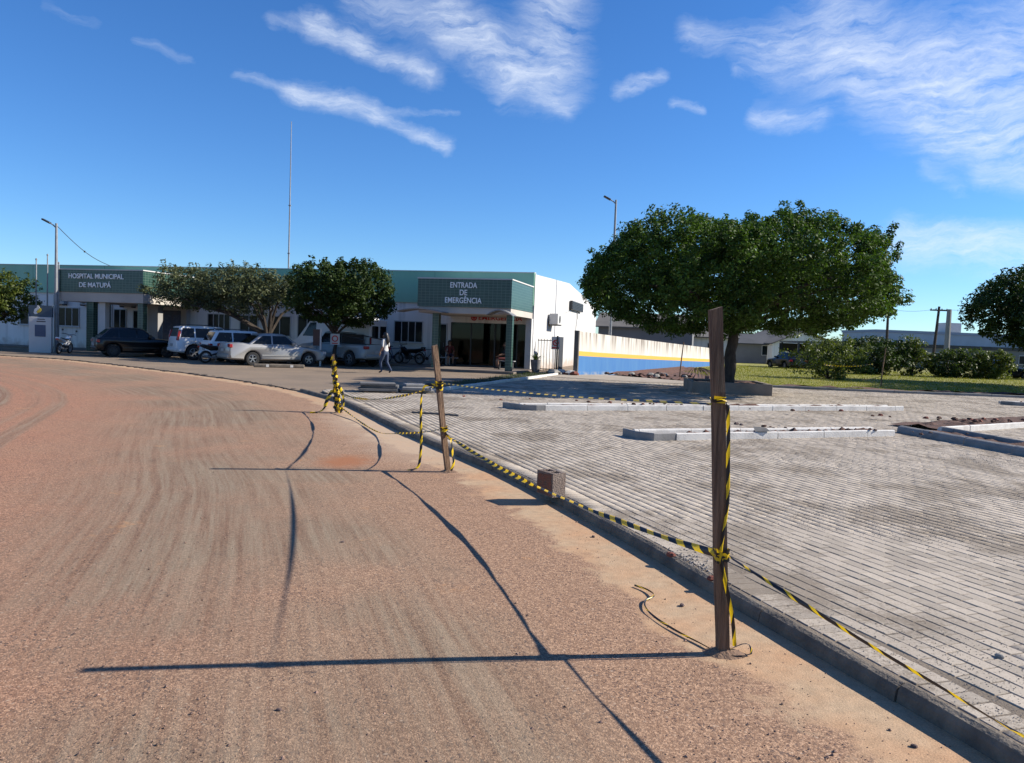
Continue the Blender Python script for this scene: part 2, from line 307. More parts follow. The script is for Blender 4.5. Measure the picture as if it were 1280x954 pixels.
# ---- road of red chippings
def road_material():
    m, nt, b = new_mat('red_chip_seal')
    ge = N(nt, 'ShaderNodeNewGeometry'); pos = ge.outputs['Position']
    at = N(nt, 'ShaderNodeAttribute', attribute_name='across'); al = N(nt, 'ShaderNodeAttribute', attribute_name='along')
    D = at.outputs['Fac']; S = al.outputs['Fac']
    def noise(vec, sc, det=4, ro=.55):
        n = N(nt, 'ShaderNodeTexNoise'); n.inputs['Scale'].default_value = sc; n.inputs['Detail'].default_value = det; n.inputs['Roughness'].default_value = ro; lk(nt, vec, n.inputs['Vector']); return n.outputs[0]
    def mr(v, a, b_, c=0., d=1.):
        n = N(nt, 'ShaderNodeMapRange'); n.inputs[1].default_value = a; n.inputs[2].default_value = b_; n.inputs[3].default_value = c; n.inputs[4].default_value = d; lk(nt, v, n.inputs[0]); return n.outputs[0]
    def mix(f, a, b_, mode='MIX'):
        n = N(nt, 'ShaderNodeMix', data_type='RGBA', blend_type=mode)
        if isinstance(f, float): n.inputs['Factor'].default_value = f
        else: lk(nt, f, n.inputs['Factor'])
        for k, v in (('A', a), ('B', b_)):
            if isinstance(v, tuple): n.inputs[k].default_value = v[:3] + (1,)
            else: lk(nt, v, n.inputs[k])
        return n.outputs['Result']
    nz = N(nt, 'ShaderNodeTexNoise'); nz.inputs['Scale'].default_value = 55; nz.inputs['Detail'].default_value = 2; lk(nt, pos, nz.inputs['Vector'])
    wpos = vmth(nt, 'ADD', pos, vmth(nt, 'SCALE', vmth(nt, 'SUBTRACT', nz.outputs['Color'], (.5, .5, .5)), .030))
    vo = N(nt, 'ShaderNodeTexVoronoi'); vo.inputs['Scale'].default_value = 92; lk(nt, wpos, vo.inputs['Vector'])
    v2 = N(nt, 'ShaderNodeTexVoronoi'); v2.inputs['Scale'].default_value = 27; lk(nt, pos, v2.inputs['Vector'])
    sep = N(nt, 'ShaderNodeSeparateColor'); lk(nt, vo.outputs['Color'], sep.inputs[0])
    sep2 = N(nt, 'ShaderNodeSeparateColor'); lk(nt, v2.outputs['Color'], sep2.inputs[0])
    red = mix(mth(nt, 'MULTIPLY', mr(mth(nt, 'ADD', D, mth(nt, 'MULTIPLY', mth(nt, 'SUBTRACT', noise(pos, .6, 5), .5), 5.)), 6.0, 2.2), .9), ROAD_A, ROAD_B)
    chip = mix(mr(sep.outputs[0], .0, 1.), mix(1.0, red, (.62, .57, .56), 'MULTIPLY'), mix(1.0, red, (1.42, 1.44, 1.42), 'MULTIPLY'))
    chip = mix(mth(nt, 'MULTIPLY', mr(sep.outputs[1], .84, .88), mr(noise(pos, 2.5, 3), .35, .6, .35, 1.)), chip, (.085, .058, .052))          # dark stones
    v3 = N(nt, 'ShaderNodeTexVoronoi'); v3.inputs['Scale'].default_value = 47; lk(nt, vmth(nt, 'ADD', wpos, (3.1, 7.7, 0)), v3.inputs['Vector']); sep3 = N(nt, 'ShaderNodeSeparateColor'); lk(nt, v3.outputs['Color'], sep3.inputs[0])
    chip = mix(mth(nt, 'MULTIPLY', mth(nt, 'MULTIPLY', mr(sep3.outputs[0], .90, .92), mr(v3.outputs['Distance'], .42, .30)), .85), chip, (.085, .05, .045))
    chip = mix(mth(nt, 'MULTIPLY', mth(nt, 'MULTIPLY', mr(sep3.outputs[1], .93, .95), mr(v3.outputs['Distance'], .42, .30)), .6), chip, (.50, .39, .29))
    gap = mr(vo.outputs['Distance'], .45, .75)
    chip = mix(gap, chip, mix(1.0, red, (.62, .58, .57), 'MULTIPLY'))
    # wheel tracks: greyer, finer, drawn out along the road
    cs = N(nt, 'ShaderNodeCombineXYZ'); lk(nt, mth(nt, 'MULTIPLY', S, .010), cs.inputs[0]); lk(nt, mth(nt, 'MULTIPLY', D, 1.0), cs.inputs[1])
    st = noise(cs.outputs[0], 1.15, 3); st2 = noise(vmth(nt, 'MULTIPLY', cs.outputs[0], (3.0, 1, 1)), 11, 4, .75)
    band = mth(nt, 'MULTIPLY', mr(D, 1.2, 1.9), mr(D, 5.2, 3.6))
    band = mth(nt, 'MAXIMUM', mth(nt, 'MULTIPLY', band, mr(noise(pos, .45, 3), .34, .56)), mth(nt, 'MULTIPLY', mr(st, .52, .60), mr(D, 3.5, 6.0)))
    trk = mth(nt, 'MULTIPLY', band, mr(st2, .36, .58, .25, 1.))
    chip = mix(mth(nt, 'MULTIPLY', trk, .85), chip, mix(mr(sep.outputs[2], 0, 1), (.135, .108, .075), (.225, .175, .12)))
    stv = mr(st2, .36, .62, .60, 1.28); hv = N(nt, 'ShaderNodeHueSaturation'); lk(nt, chip, hv.inputs['Color']); lk(nt, stv, hv.inputs['Value']); lk(nt, mth(nt, 'MULTIPLY', band, .9), hv.inputs['Fac']); chip = hv.outputs[0]
    # ochre clay left in patches
    oc = mth(nt, 'MULTIPLY', mr(noise(pos, 1.4, 6, .7), .62, .70), mr(noise(pos, 30, 3), .40, .60))
    chip = mix(mth(nt, 'MULTIPLY', oc, .7), chip, (.42, .22, .10))
    # smooth washed sand beside the kerb
    n1 = noise(pos, 1.5, 4); n2 = noise(pos, 6, 6, .65)
    edge = mth(nt, 'ADD', D, mth(nt, 'MULTIPLY', mth(nt, 'SUBTRACT', n1, .5), .95))
    edge = mth(nt, 'ADD', edge, mth(nt, 'MULTIPLY', mth(nt, 'SUBTRACT', n2, .5), .26))
    sand = mr(edge, .60, .47)
    grit = mth(nt, 'MULTIPLY', mr(noise(pos, 130, 3), .35, .65, .80, 1.14), mr(noise(pos, 14, 5), .35, .65, .88, 1.08))
    sc = mix(mr(noise(pos, 2.2, 5), .36, .62), (.42, .255, .145), (.40, .285, .18))
    hs = N(nt, 'ShaderNodeHueSaturation'); lk(nt, sc, hs.inputs['Color']); lk(nt, grit, hs.inputs['Value'])
    sand_c = hs.outputs[0]
    col = mix(sand, chip, sand_c)
    # pale cement wash further along and a red clay stain
    pw = mth(nt, 'MULTIPLY', mr(edge, 1.15, .5), mth(nt, 'MULTIPLY', mr(S, 13.5, 15.5), mr(S, 22.5, 19.)))
    col = mix(mth(nt, 'MULTIPLY', pw, .6), col, (.42, .325, .235))
    dd = vmth(nt, 'MULTIPLY', vmth(nt, 'SUBTRACT', pos, (-2.05, 9.55, 0)), (1.9, 1.25, 0))
    sr = mth(nt, 'ADD', vmth(nt, 'LENGTH', dd, out=1), mth(nt, 'MULTIPLY', mth(nt, 'SUBTRACT', n2, .5), .9))
    col = mix(mth(nt, 'MULTIPLY', mr(sr, .85, .25), .8), col, (.29, .11, .045))
    lk(nt, col, b.inputs['Base Color']); b.inputs['Roughness'].default_value = .92; b.inputs['Specular IOR Level'].default_value = .25
    h = mth(nt, 'ADD', mth(nt, 'MULTIPLY', vo.outputs['Distance'], -1.), mth(nt, 'MULTIPLY', noise(pos, 5, 3), .8))
    ks = mr(sand, 0, 1, .30, .16)
    bp = N(nt, 'ShaderNodeBump'); bp.inputs['Distance'].default_value = .010; lk(nt, ks, bp.inputs['Strength']); lk(nt, h, bp.inputs['Height']); lk(nt, bp.outputs[0], b.inputs['Normal'])
    return m
ROAD_A = (.34, .178, .110); ROAD_B = (.325, .208, .133)
def build_road():
    xs = np.arange(-58, 3.3, .3); ys = np.arange(-7, 41, .3)
    X, Y = np.meshgrid(xs, ys); P = np.stack([X.ravel(), Y.ravel()], 1); d, s = dist_line(P)
    nx, ny = len(xs), len(ys)
    z = .012*np.sin(P[:, 0]*.9+P[:, 1]*.35)*np.clip(d-1.2, 0, 1)*.6
    idx = np.arange(nx*ny).reshape(ny, nx)
    F = np.stack([idx[:-1, :-1], idx[:-1, 1:], idx[1:, 1:], idx[1:, :-1]], -1).reshape(-1, 4)
    me = bpy.data.meshes.new('road'); me.from_pydata(np.column_stack([P, z]).tolist(), [], F.tolist())
    for nm, v in (('across', d), ('along', s)):
        a = me.attributes.new(nm, 'FLOAT', 'POINT'); a.data.foreach_set('value', v.astype(np.float32))
    o = link_mesh('road', me, road_material(), None, True); tag(o, 'road of reddish brown stone chippings with greyer wheel tracks', None, kind='structure')
build_road()

# loose chippings on the road, uncountable
def pebbles(name, pts, sizes, mat_, z0=0., parent=None):
    base = np.array([(1,0,0),(-1,0,0),(0,1,0),(0,-1,0),(0,0,.8),(0,0,-.6)], float)
    fs = np.array([(0,2,4),(2,1,4),(1,3,4),(3,0,4),(2,0,5),(1,2,5),(3,1,5),(0,3,5)])
    n = len(pts); V = np.zeros((n, 6, 3)); a = rng.uniform(0, 6.28, n); sc = rng.uniform(.6, 1.3, (n, 1, 3))
    B = base[None]*sc*sizes[:, None, None]*rng.uniform(.8, 1.25, (n, 6, 1))
    V[..., 0] = B[..., 0]*np.cos(a)[:, None]-B[..., 1]*np.sin(a)[:, None]; V[..., 1] = B[..., 0]*np.sin(a)[:, None]+B[..., 1]*np.cos(a)[:, None]; V[..., 2] = B[..., 2]
    V[..., :2] += pts[:, None, :2]; V[..., 2] += z0+sizes[:, None]*.35
    F = (fs[None]+6*np.arange(n)[:, None, None]).reshape(-1, 3)
    me = bpy.data.meshes.new(name); me.from_pydata(V.reshape(-1, 3).tolist(), [], F.tolist())
    return link_mesh(name, me, mat_, parent)
peb_m = mat('loose_chip', (.40, .25, .18), (.17, .105, .085), 40, .9, island=.6)
pp = []
while len(pp) < 15000:
    y = 2.4+13*random.random()**2.1; x = random.uniform(-.72*y, 2.0)
    pp.append((x, y))
pp = np.array(pp); d, s = dist_line(pp)
kx = np.interp(pp[:, 1], KERB[:, 1], KERB[:, 0]); keep = (pp[:, 0] < kx-.04) & (rng.uniform(size=len(pp)) < np.where(d < .5, .35, 1))
pp = pp[keep]
o = pebbles('loose_chippings', pp, rng.uniform(.0015, .0046, len(pp))*(1+(rng.uniform(size=len(pp)) < .05)*1.1), peb_m); tag(o, 'loose stone chippings scattered over the road', 'gravel', kind='stuff')

# ---- asphalt apron in front of the hospital
asph = mat('old_asphalt', (.31, .225, .15), (.22, .165, .115), .5, .92, .5, 70, coord='World', detail=9, lo=.3, hi=.7)
edge2 = [(x, y) for x, y in EDGE[::4]]
jag = [(x+random.uniform(-.10, .10), y+random.uniform(-.09, .09)) for x, y in edge2]
apron = [(-5.75+.12, 20.7)] + [(-4.0, 18.3), (-2.3, 21.6), (-.1, 28.8), (1.9, 35.4), (3.0, 37.5), (7.0, 62), (-60, 62)] + list(reversed(jag))
o = MB().prism(apron, -.03, .028).build('asphalt_apron', asph); tag(o, 'worn grey brown asphalt forecourt before the hospital', None, kind='structure')
# rough tar edge of the apron
m_ = MB()
for i in range(3, len(EDGE)-30, 2):
    x, y = EDGE[i]; r = random.uniform(.05, .16)*(1 if random.random() < .75 else .3)
    m_.lathe([(.001, .028+r*.13), (r*.6, .028+r*.10), (r, .002), (r*1.05, -.02)], 6, T=RZ(random.uniform(0, 6), (x+random.uniform(-.08, .08), y+random.uniform(-.08, .08), 0)))
o = m_.build('asphalt_edge', mat('broken_tar', (.028, .024, .022), (.06, .045, .036), 9, .95, .6, 60)); tag(o, 'crumbling dark tar along the forecourt edge', 'asphalt edge', kind='stuff')

# ---- paved plaza
PLAZA_Z = .072
RIGHT = [(2.46+.3, -4)]
kerb_off = KERB + np.array([.075, .02])
plaza_poly = [tuple(p) for p in kerb_off[::10]] + [(-4.15, 18.3), (-2.2, 21.6), (.05, 28.8), (2.0, 35.3), (4.4, 37.3), (9.8, 31.4), (13.2, 30.75), (20.4, 30.5), (48, 31.0), (48, -4)]
joint = mat('joint_sand', (.17, .135, .10), (.24, .19, .14), 2.0, .95, .4, 60, coord='World')
plaza = MB().prism(plaza_poly, -.05, PLAZA_Z-.0045).build('plaza_pavement', joint); tag(plaza, 'new grey concrete block paving of the plaza', None, kind='structure')
def paver_material():
    m, nt, b = new_mat('concrete_paver')
    ge = N(nt, 'ShaderNodeNewGeometry'); pos = ge.outputs['Position']; oi = N(nt, 'ShaderNodeObjectInfo')
    def noise(sc, det=4, ro=.55, st=None):
        n = N(nt, 'ShaderNodeTexNoise'); n.inputs['Scale'].default_value = sc; n.inputs['Detail'].default_value = det; n.inputs['Roughness'].default_value = ro
        lk(nt, pos if st is None else vmth(nt, 'MULTIPLY', pos, st), n.inputs['Vector']); return n.outputs[0]
    def mr(v, a, b_, c=0., d=1.):
        n = N(nt, 'ShaderNodeMapRange'); n.inputs[1].default_value = a; n.inputs[2].default_value = b_; n.inputs[3].default_value = c; n.inputs[4].default_value = d; lk(nt, v, n.inputs[0]); return n.outputs[0]
    rnd = mth(nt, 'FRACT', mth(nt, 'ADD', ge.outputs['Random Per Island'], oi.outputs['Random']))
    mx = N(nt, 'ShaderNodeMix', data_type='RGBA'); lk(nt, mr(noise(1.1, 5), .3, .7), mx.inputs['Factor']); mx.inputs['A'].default_value = PAV_A; mx.inputs['B'].default_value = PAV_B
    hs = N(nt, 'ShaderNodeHueSaturation'); lk(nt, mx.outputs['Result'], hs.inputs['Color'])
    lk(nt, mth(nt, 'MULTIPLY', mr(rnd, 0, 1, .80, 1.14), mr(noise(90, 3), .3, .7, .86, 1.1)), hs.inputs['Value'])
    # stone dust swept over the blocks in drifts
    pt = mr(noise(.85, 7, .66, (1, .75, 1)), .44, .60); du = mr(mth(nt, 'ADD', mth(nt, 'MULTIPLY', noise(42, 5, .85), .75), mth(nt, 'MULTIPLY', pt, .26)), .50, .60)
    d2 = N(nt, 'ShaderNodeMix', data_type='RGBA'); lk(nt, mth(nt, 'MULTIPLY', du, .66), d2.inputs['Factor']); lk(nt, hs.outputs[0], d2.inputs['A']); d2.inputs['B'].default_value = (.15, .118, .085, 1)
    lk(nt, d2.outputs['Result'], b.inputs['Base Color']); b.inputs['Roughness'].default_value = .92; b.inputs['Specular IOR Level'].default_value = .25
    bp = N(nt, 'ShaderNodeBump'); bp.inputs['Distance'].default_value = .004; bp.inputs['Strength'].default_value = .5; lk(nt, noise(140, 4), bp.inputs['Height']); lk(nt, bp.outputs[0], b.inputs['Normal'])
    return m
PAV_A = (.40, .345, .28, 1); PAV_B = (.345, .295, .238, 1)
def build_pavers():
    pm = paver_material()
    L, Wd, PL, PW = .1975, .0980, .2050, .1065
    w = np.array((.352, -.936)); mdir = np.array((.936, .352))
    B = []   # (x,y,angle)
    # soldier course along the kerb
    ka = KERB + 0; seg = np.diff(ka, axis=0); arc = np.concatenate([[0], np.cumsum(np.linalg.norm(seg, axis=1))])
    t = 3.2
    while t < arc[-1]-1.9:
        x = np.interp(t, arc, ka[:, 0]); y = np.interp(t, arc, ka[:, 1]); x2 = np.interp(t+.05, arc, ka[:, 0]); y2 = np.interp(t+.05, arc, ka[:, 1])
        tx, ty = x2-x, y2-y; n = math.hypot(tx, ty); tx /= n; ty /= n
        B.append((x+ty*.222, y-tx*.222, math.atan2(-tx, ty))); t += PW
    inner = catmull(KERB_PTS, .2); poly = [(x+.345, y+.12) for x, y in inner] + plaza_poly[-9:-1] + [(60, 33), (60, -4)]
    for i in range(-60, 420):
        c = np.array((2.0, 3.0)) + mdir*PW*i
        j = np.arange(-260, 40)
        ph = (.5*PL if i % 2 else 0) + random.uniform(-.012, .012)
        q = c[None]+w[None]*(j[:, None]*PL+ph)
        ok = (q[:, 1] > 1.0) & (q[:, 1] < 36) & (q[:, 0] < .74*q[:, 1]+1.6) & (q[:, 0] > -5)
        q = q[ok]
        if not len(q): continue
        q = q[pol_in(q, poly)]
        for x, y in q: B.append((x, y, math.atan2(w[1], w[0])))
    B = np.array(B); n = len(B)
    # drop those buried under trees' planter
    C = np.array([0, 0, CAM_H]); dep = B[:, 1]*math.cos(PITCH)+1.5*math.sin(PITCH); px = 512+768*B[:, 0]/dep
    vis = (px > -20) & (px < 1040) & (B[:, 1] > 2.95+.04*B[:, 0])
    order = np.where(vis, B[:, 1]+.25*B[:, 0], 1e6).argsort(); near = order[:300]; far = np.setdiff1d(np.arange(n), near)
    hx, hy, ch = L/2, Wd/2, .0035
    bv = np.array([(-hx,-hy,-.03),(hx,-hy,-.03),(hx,hy,-.03),(-hx,hy,-.03),(-hx,-hy,-ch),(hx,-hy,-ch),(hx,hy,-ch),(-hx,hy,-ch),(-hx+ch,-hy+ch,0),(hx-ch,-hy+ch,0),(hx-ch,hy-ch,0),(-hx+ch,hy-ch,0)])
    bf = [(8,9,10,11),(4,5,9,8),(5,6,10,9),(6,7,11,10),(7,4,8,11),(0,1,5,4),(1,2,6,5),(2,3,7,6),(3,0,4,7)]
    me = bpy.data.meshes.new('paver'); me.from_pydata(bv.tolist(), [], bf); me.materials.append(pm)
    zj = rng.normal(0, .0009, n); aj = rng.normal(0, .010, n); tx = rng.normal(0, .010, n); ty = rng.normal(0, .006, n)
    for k in near:
        o = bpy.data.objects.new('paver', me); COL.objects.link(o); o.parent = plaza
        o.location = (B[k, 0], B[k, 1], PLAZA_Z+zj[k]); o.rotation_euler = (ty[k], tx[k], B[k, 2]+aj[k])
    nf = len(far); A = B[far, 2]+aj[far]; ca, sa = np.cos(A)[:, None], np.sin(A)[:, None]
    V = np.empty((nf, 12, 3)); V[..., 0] = bv[:, 0]*ca-bv[:, 1]*sa+B[far, 0][:, None]; V[..., 1] = bv[:, 0]*sa+bv[:, 1]*ca+B[far, 1][:, None]
    V[..., 2] = bv[:, 2]+PLAZA_Z+zj[far][:, None]+bv[:, 0]*tx[far][:, None]+bv[:, 1]*ty[far][:, None]
    Fq = (np.array(bf[:9])[None]+12*np.arange(nf)[:, None, None]).reshape(-1, 4)
    me2 = bpy.data.meshes.new('pavers'); me2.vertices.add(nf*12); me2.vertices.foreach_set('co', V.ravel())
    me2.loops.add(Fq.size); me2.loops.foreach_set('vertex_index', Fq.ravel().astype(np.int32)); me2.polygons.add(len(Fq))
    me2.polygons.foreach_set('loop_start', np.arange(0, Fq.size, 4, dtype=np.int32)); me2.update(calc_edges=True)
    o = link_mesh('paver_field', me2, pm, plaza); o['kind'] = 'stuff'
    print('pavers', n)
build_pavers()
# stone dust and grit left on the blocks
gp = []
while len(gp) < 15000:
    y = 2.5+12*random.random()**1.5; x = random.uniform(-.5, .72*y+.3)
    if math.sin(x*1.9+y*1.1)+math.sin(x*.8-y*2.1+1) + random.gauss(0, .7) > .8: gp.append((x, y))
gp = np.array(gp); kx = np.interp(gp[:, 1], KERB[:, 1], KERB[:, 0]); gp = gp[gp[:, 0] > kx+.16]
o = pebbles('paving_grit', gp, rng.uniform(.0016, .0046, len(gp))*(gp[:, 1]/5)**.5, mat('grit', (.17, .15, .14), (.30, .27, .25), 30, .95, island=.4), PLAZA_Z); tag(o, 'dark stone grit scattered over the paving blocks', 'grit', kind='stuff')
# mortar crumbs heaped beside the near post
mc = np.array([(1.20+random.gauss(0, .13)-.0, 5.28+random.gauss(0, .2)) for _ in range(700)]); mc = mc[mc[:, 0] > np.interp(mc[:, 1], KERB[:, 1], KERB[:, 0])+.04]
o = pebbles('mortar_crumbs', mc, rng.uniform(.004, .011, len(mc)), mat('crumbs', (.27, .25, .235), None, rough=.95, island=.35), PLAZA_Z); tag(o, 'grey mortar crumbs heaped on the kerb beside the near post', 'rubble', kind='stuff')

# ---- kerbs
def kerb_run(parent, path, width, z0, h, mat_, seg=1.0, gap=.012, round_=.03, name='kerb_stone', mats=None):
    """kerb stones, each its own part, laid along path; path is the front foot, width to its right"""
    P = np.array(path, float); L = np.concatenate([[0], np.cumsum(np.linalg.norm(np.diff(P, axis=0), axis=1))]); t = 0; k = 0
    while t < L[-1]-.05:
        t1 = min(t+seg, L[-1]); n = 5; ring = []
        prof = [(0, z0-.03), (.012, z0+h-round_), (.012+round_*.4, z0+h-round_*.3), (.012+round_*1.2, z0+h), (width-.02, z0+h), (width, z0+h-.012), (width, z0-.03)]
        vs = []; dz = random.uniform(-.005, .005); dx = random.uniform(-.006, .006)
        for i in range(n+1):
            tt = t+gap/2+(t1-t-gap)*i/n; a = np.array([np.interp(tt, L, P[:, 0]), np.interp(tt, L, P[:, 1])])
            b2 = np.array([np.interp(min(tt+.03, L[-1]), L, P[:, 0]), np.interp(min(tt+.03, L[-1]), L, P[:, 1])]); b1 = np.array([np.interp(max(tt-.03, 0), L, P[:, 0]), np.interp(max(tt-.03, 0), L, P[:, 1])])
            tg = b2-b1; tg /= np.linalg.norm(tg); nr = np.array((tg[1], -tg[0]))
            for (q, z) in prof: vs.append((a[0]+nr[0]*(q+dx), a[1]+nr[1]*(q+dx), z+(dz if z > z0 else 0)+random.uniform(-.002, .002)))
        m = len(prof); fs = [(i*m+j, i*m+j+1, (i+1)*m+j+1, (i+1)*m+j) for i in range(n) for j in range(m-1)]
        fs += [tuple(range(m)), tuple(n*m+j for j in range(m-1, -1, -1))]
        MB().add(vs, fs).build(name, mats[k] if mats and k < len(mats) and mats[k] else mat_, parent, False)
        t = t1; k += 1
main_kerb = empty('kerb', (0, 0, 0), 0, 'low dark concrete kerb curving between the red road and the plaza', None); main_kerb['kind'] = 'structure'
kerb_run(main_kerb, KERB[30:-4], .085, 0, .085, MT['kerb'], seg=1.02, gap=.006, round_=.035)
def island(label, front, back=None, h=.13, mats=None, soil=None, wid=.13, name='kerb_island', extra=None):
    e = empty(name, (0, 0, 0), 0, label, 'kerb island', 'kerb islands on the plaza')
    kerb_run(e, front, wid, PLAZA_Z, h, MT['kerb_white'], 1.05, .014, .055, mats=mats)
    if back: kerb_run(e, back, .10, PLAZA_Z, h*.85, MT['kerb_white'], 1.05, .014, .025)
    if extra: kerb_run(e, extra, .10, PLAZA_Z, h, MT['kerb_raw_or_shade'], 1.05, .014, .025)
    if soil is not None:

        n = 46
        (a, b_, wd) = soil[0], soil[1], soil[2]; a = np.array(a); b_ = np.array(b_); tg = (b_-a)/np.linalg.norm(b_-a); nr = np.array((-tg[1], tg[0])); vs = []
        for i in range(n+1):
            for j in range(6):
                p = a+(b_-a)*i/n+nr*wd*j/5; z = PLAZA_Z+.045+(.07*random.random()**2.5 if 0 < j < 5 else 0)+.015*math.sin(i*.9+j)
                vs.append((p[0], p[1], z))
        MB().add(vs, [(i*6+j, (i+1)*6+j, (i+1)*6+j+1, i*6+j+1) for i in range(n) for j in range(5)]).build('soil', MT['soil'], e)
    return e
KD = MT['kerb_raw_or_shade']
island('long pale kerb island farthest back on the plaza, in front of the planter', [(-.10, 17.35), (.37, 16.85), (10.7, 21.1)], [(10.6, 21.55), (.2, 17.4)], mats=[KD], soil=((.35, 16.98), (10.6, 21.2), .42), h=.12)
island('pale kerb island with a grey raw end, nearest the middle post', [(2.0, 12.85), (2.20, 12.32), (7.15, 14.42)], [(7.05, 14.85), (2.1, 12.85)], mats=[KD], soil=((3.0, 12.72), (7.0, 14.5), .36), h=.12)
island('kerb arm coloured darker for its shaded side, running toward the camera at the right edge', [(7.62, 15.1), (8.16, 12.1), (8.75, 8.2)][::-1], None, mats=[KD]*12, soil=((8.95, 8.3), (7.78, 14.9), -.8), h=.13, extra=[(9.35, 8.6), (8.55, 15.2)])  # shaded side put into the colour: darker stones along this arm
island('pale kerb island with brown soil behind it, at the right edge', [(8.55, 15.35), (11.75, 17.45), (17.5, 21.3)], None, soil=((8.7, 15.5), (17.4, 21.3), 1.1), h=.12)
island('short raw kerb end farthest right, close to the grass', [(16.35, 25.6), (16.7, 25.25), (21.5, 25.6)], [(21.4, 26.2), (16.5, 25.9)], mats=[KD]*3, soil=((16.8, 25.4), (21.3, 25.7), .5), h=.12)
gk = empty('grass_kerb', (0, 0, 0), 0, 'thin grey kerb along the edge of the lawn', None); gk['kind'] = 'structure'
kerb_run(gk, [(9.6, 31.5), (13.2, 30.7), (20.4, 30.45), (44, 30.9)], .12, PLAZA_Z, .10, MT['kerb_raw_or_shade'], 1.9, .014, mats=[None]*2+[MT['kerb_raw_or_shade']]*4+[None]+[MT['kerb_white']]+[None]*12)
fk = empty('forecourt_kerb', (0, 0, 0), 0, 'pale concrete kerb between the forecourt and the plaza paving', None); fk['kind'] = 'structure'
kerb_run(fk, [(-2.15, 21.8), (-1.2, 24.8), (.05, 28.9), (1.95, 35.2)], .16, PLAZA_Z-.03, .12, MT['kerb_white'], 1.3, .02)
# weedy verge on the forecourt side of that kerb
vg = MB(); vs = []; n = 60
for i in range(n+1):
    t = i/n; c = np.array((-2.35, 21.7))*(1-t)+np.array((1.8, 35.4))*t
    for j in range(5): vs.append((c[0]-.06-.26*j+.1*random.random(), c[1]+.06*j, .03+(.05+.05*random.random() if 0 < j < 4 else 0)))
vg.add(vs, [(i*5+j, i*5+j+1, (i+1)*5+j+1, (i+1)*5+j) for i in range(n) for j in range(4)])
tag(vg.build('verge_soil', mat('dark_verge', (.06, .055, .03), (.035, .04, .018), 5, .95, .8, 30, coord='World')), 'dark weedy strip beside the forecourt kerb', None, kind='structure')

# ---- lawn, soil strip
WALL_A, WALL_B = np.array((3.05, 35.9)), np.array((17.3, 66.0))
lawn_m = mat('lawn', (.19, .20, .02), (.28, .25, .035), .35, .95, .7, 14, coord='World')
lawn = MB().prism([(9.9, 32.2), (44, 31.6), (110, 60), (110, 100), (26, 100), (16.8, 64.5), (12.5, 55)], -.05, .07).build('lawn', lawn_m); tag(lawn, 'sunlit yellow green lawn behind the plaza', None, kind='structure')
def strip_mesh(name, poly_rows, matl, amp=.06, z=.06):
    m = MB(); vs = []; R = len(poly_rows); C_ = 60
    for (a, b_) in poly_rows:
        for j in range(C_+1):
            t = j/C_; vs.append((a[0]+(b_[0]-a[0])*t, a[1]+(b_[1]-a[1])*t+random.uniform(-.1, .1), z+amp*random.random()**2))
    m.add(vs, [(i*(C_+1)+j, i*(C_+1)+j+1, (i+1)*(C_+1)+j+1, (i+1)*(C_+1)+j) for i in range(R-1) for j in range(C_)])
    return m.build(name, matl)
tag(strip_mesh('soil_bank', [((9.7, 31.65), (44, 31.05)), ((9.7, 31.9), (44, 31.3)), ((9.8, 32.3), (44, 31.7)), ((10.1, 32.7), (44, 32.0))], MT['soil'], .12, .085), 'bare red brown soil along the lawn edge', None, kind='structure')
tag(strip_mesh('soil_ground', [((4.6, 38.2), (9.8, 32.2)), ((5.5, 40.3), (10.6, 36.0)), ((7.2, 44), (11.6, 42)), ((9.6, 49.2), (12.6, 48.5)), ((12.3, 55.2), (13.5, 55))], MT['soil'], .14, .05), 'bare reddish soil beside the painted wall', None, kind='structure')
sw = mat('cement_path', (.46, .39, .31), (.38, .32, .25), 1.2, .9, .2, 40, coord='World')
tag(MB().prism([(2.1, 35.35), (4.4, 37.35), (9.2, 32.1), (9.5, 31.4), (5, 31.4), (1.4, 33.2)], .02, PLAZA_Z+.012).build('cement_path', sw), 'pale cement path before the painted wall', None, kind='structure')
def blades(name, n, gen, h, w, matl, label):
    P = np.array([gen() for _ in range(n)]); a = rng.uniform(0, 6.28, n); hh = h*rng.uniform(.5, 1.4, n)*(P[:, 1]/40); ww = w*(P[:, 1]/40)
    V = np.empty((n, 3, 3)); dx, dy = np.cos(a)*ww, np.sin(a)*ww; lx, ly = rng.normal(0, .5, n)*hh, rng.normal(0, .5, n)*hh
    V[:, 0] = np.stack([P[:, 0]-dx, P[:, 1]-dy, P[:, 2]], 1); V[:, 1] = np.stack([P[:, 0]+dx, P[:, 1]+dy, P[:, 2]], 1); V[:, 2] = np.stack([P[:, 0]+lx, P[:, 1]+ly, P[:, 2]+hh], 1)
    me = bpy.data.meshes.new(name); me.from_pydata(V.reshape(-1, 3).tolist(), [], np.arange(3*n).reshape(-1, 3).tolist())
    return tag(link_mesh(name, me, matl), label, 'grass', kind='stuff')
grass_m = leaf_mat('grass_blades', (.13, .17, .02), (.30, .28, .045), .25, .7)
def lawn_pt():
    while True:
        y = 32.4+36*random.random()**1.7; x = random.uniform(9, .74*y+4)
        if x > 10.2+.31*max(0, y-46)+.0 and (x-10.2) > .45*(y-48): return (x, y, .065)
blades('grass', 42000, lawn_pt, .075, .012, grass_m, 'short grass blades of the lawn')
def verge_pt():
    t = random.random(); return (-2.35*(1-t)+1.8*t-random.uniform(0, 1.1), 21.7*(1-t)+35.4*t, .06)
blades('verge_weeds', 2600, verge_pt, .14, .014, leaf_mat('weed', (.03, .05, .012), (.07, .09, .02)), 'low dark weeds beside the forecourt kerb')

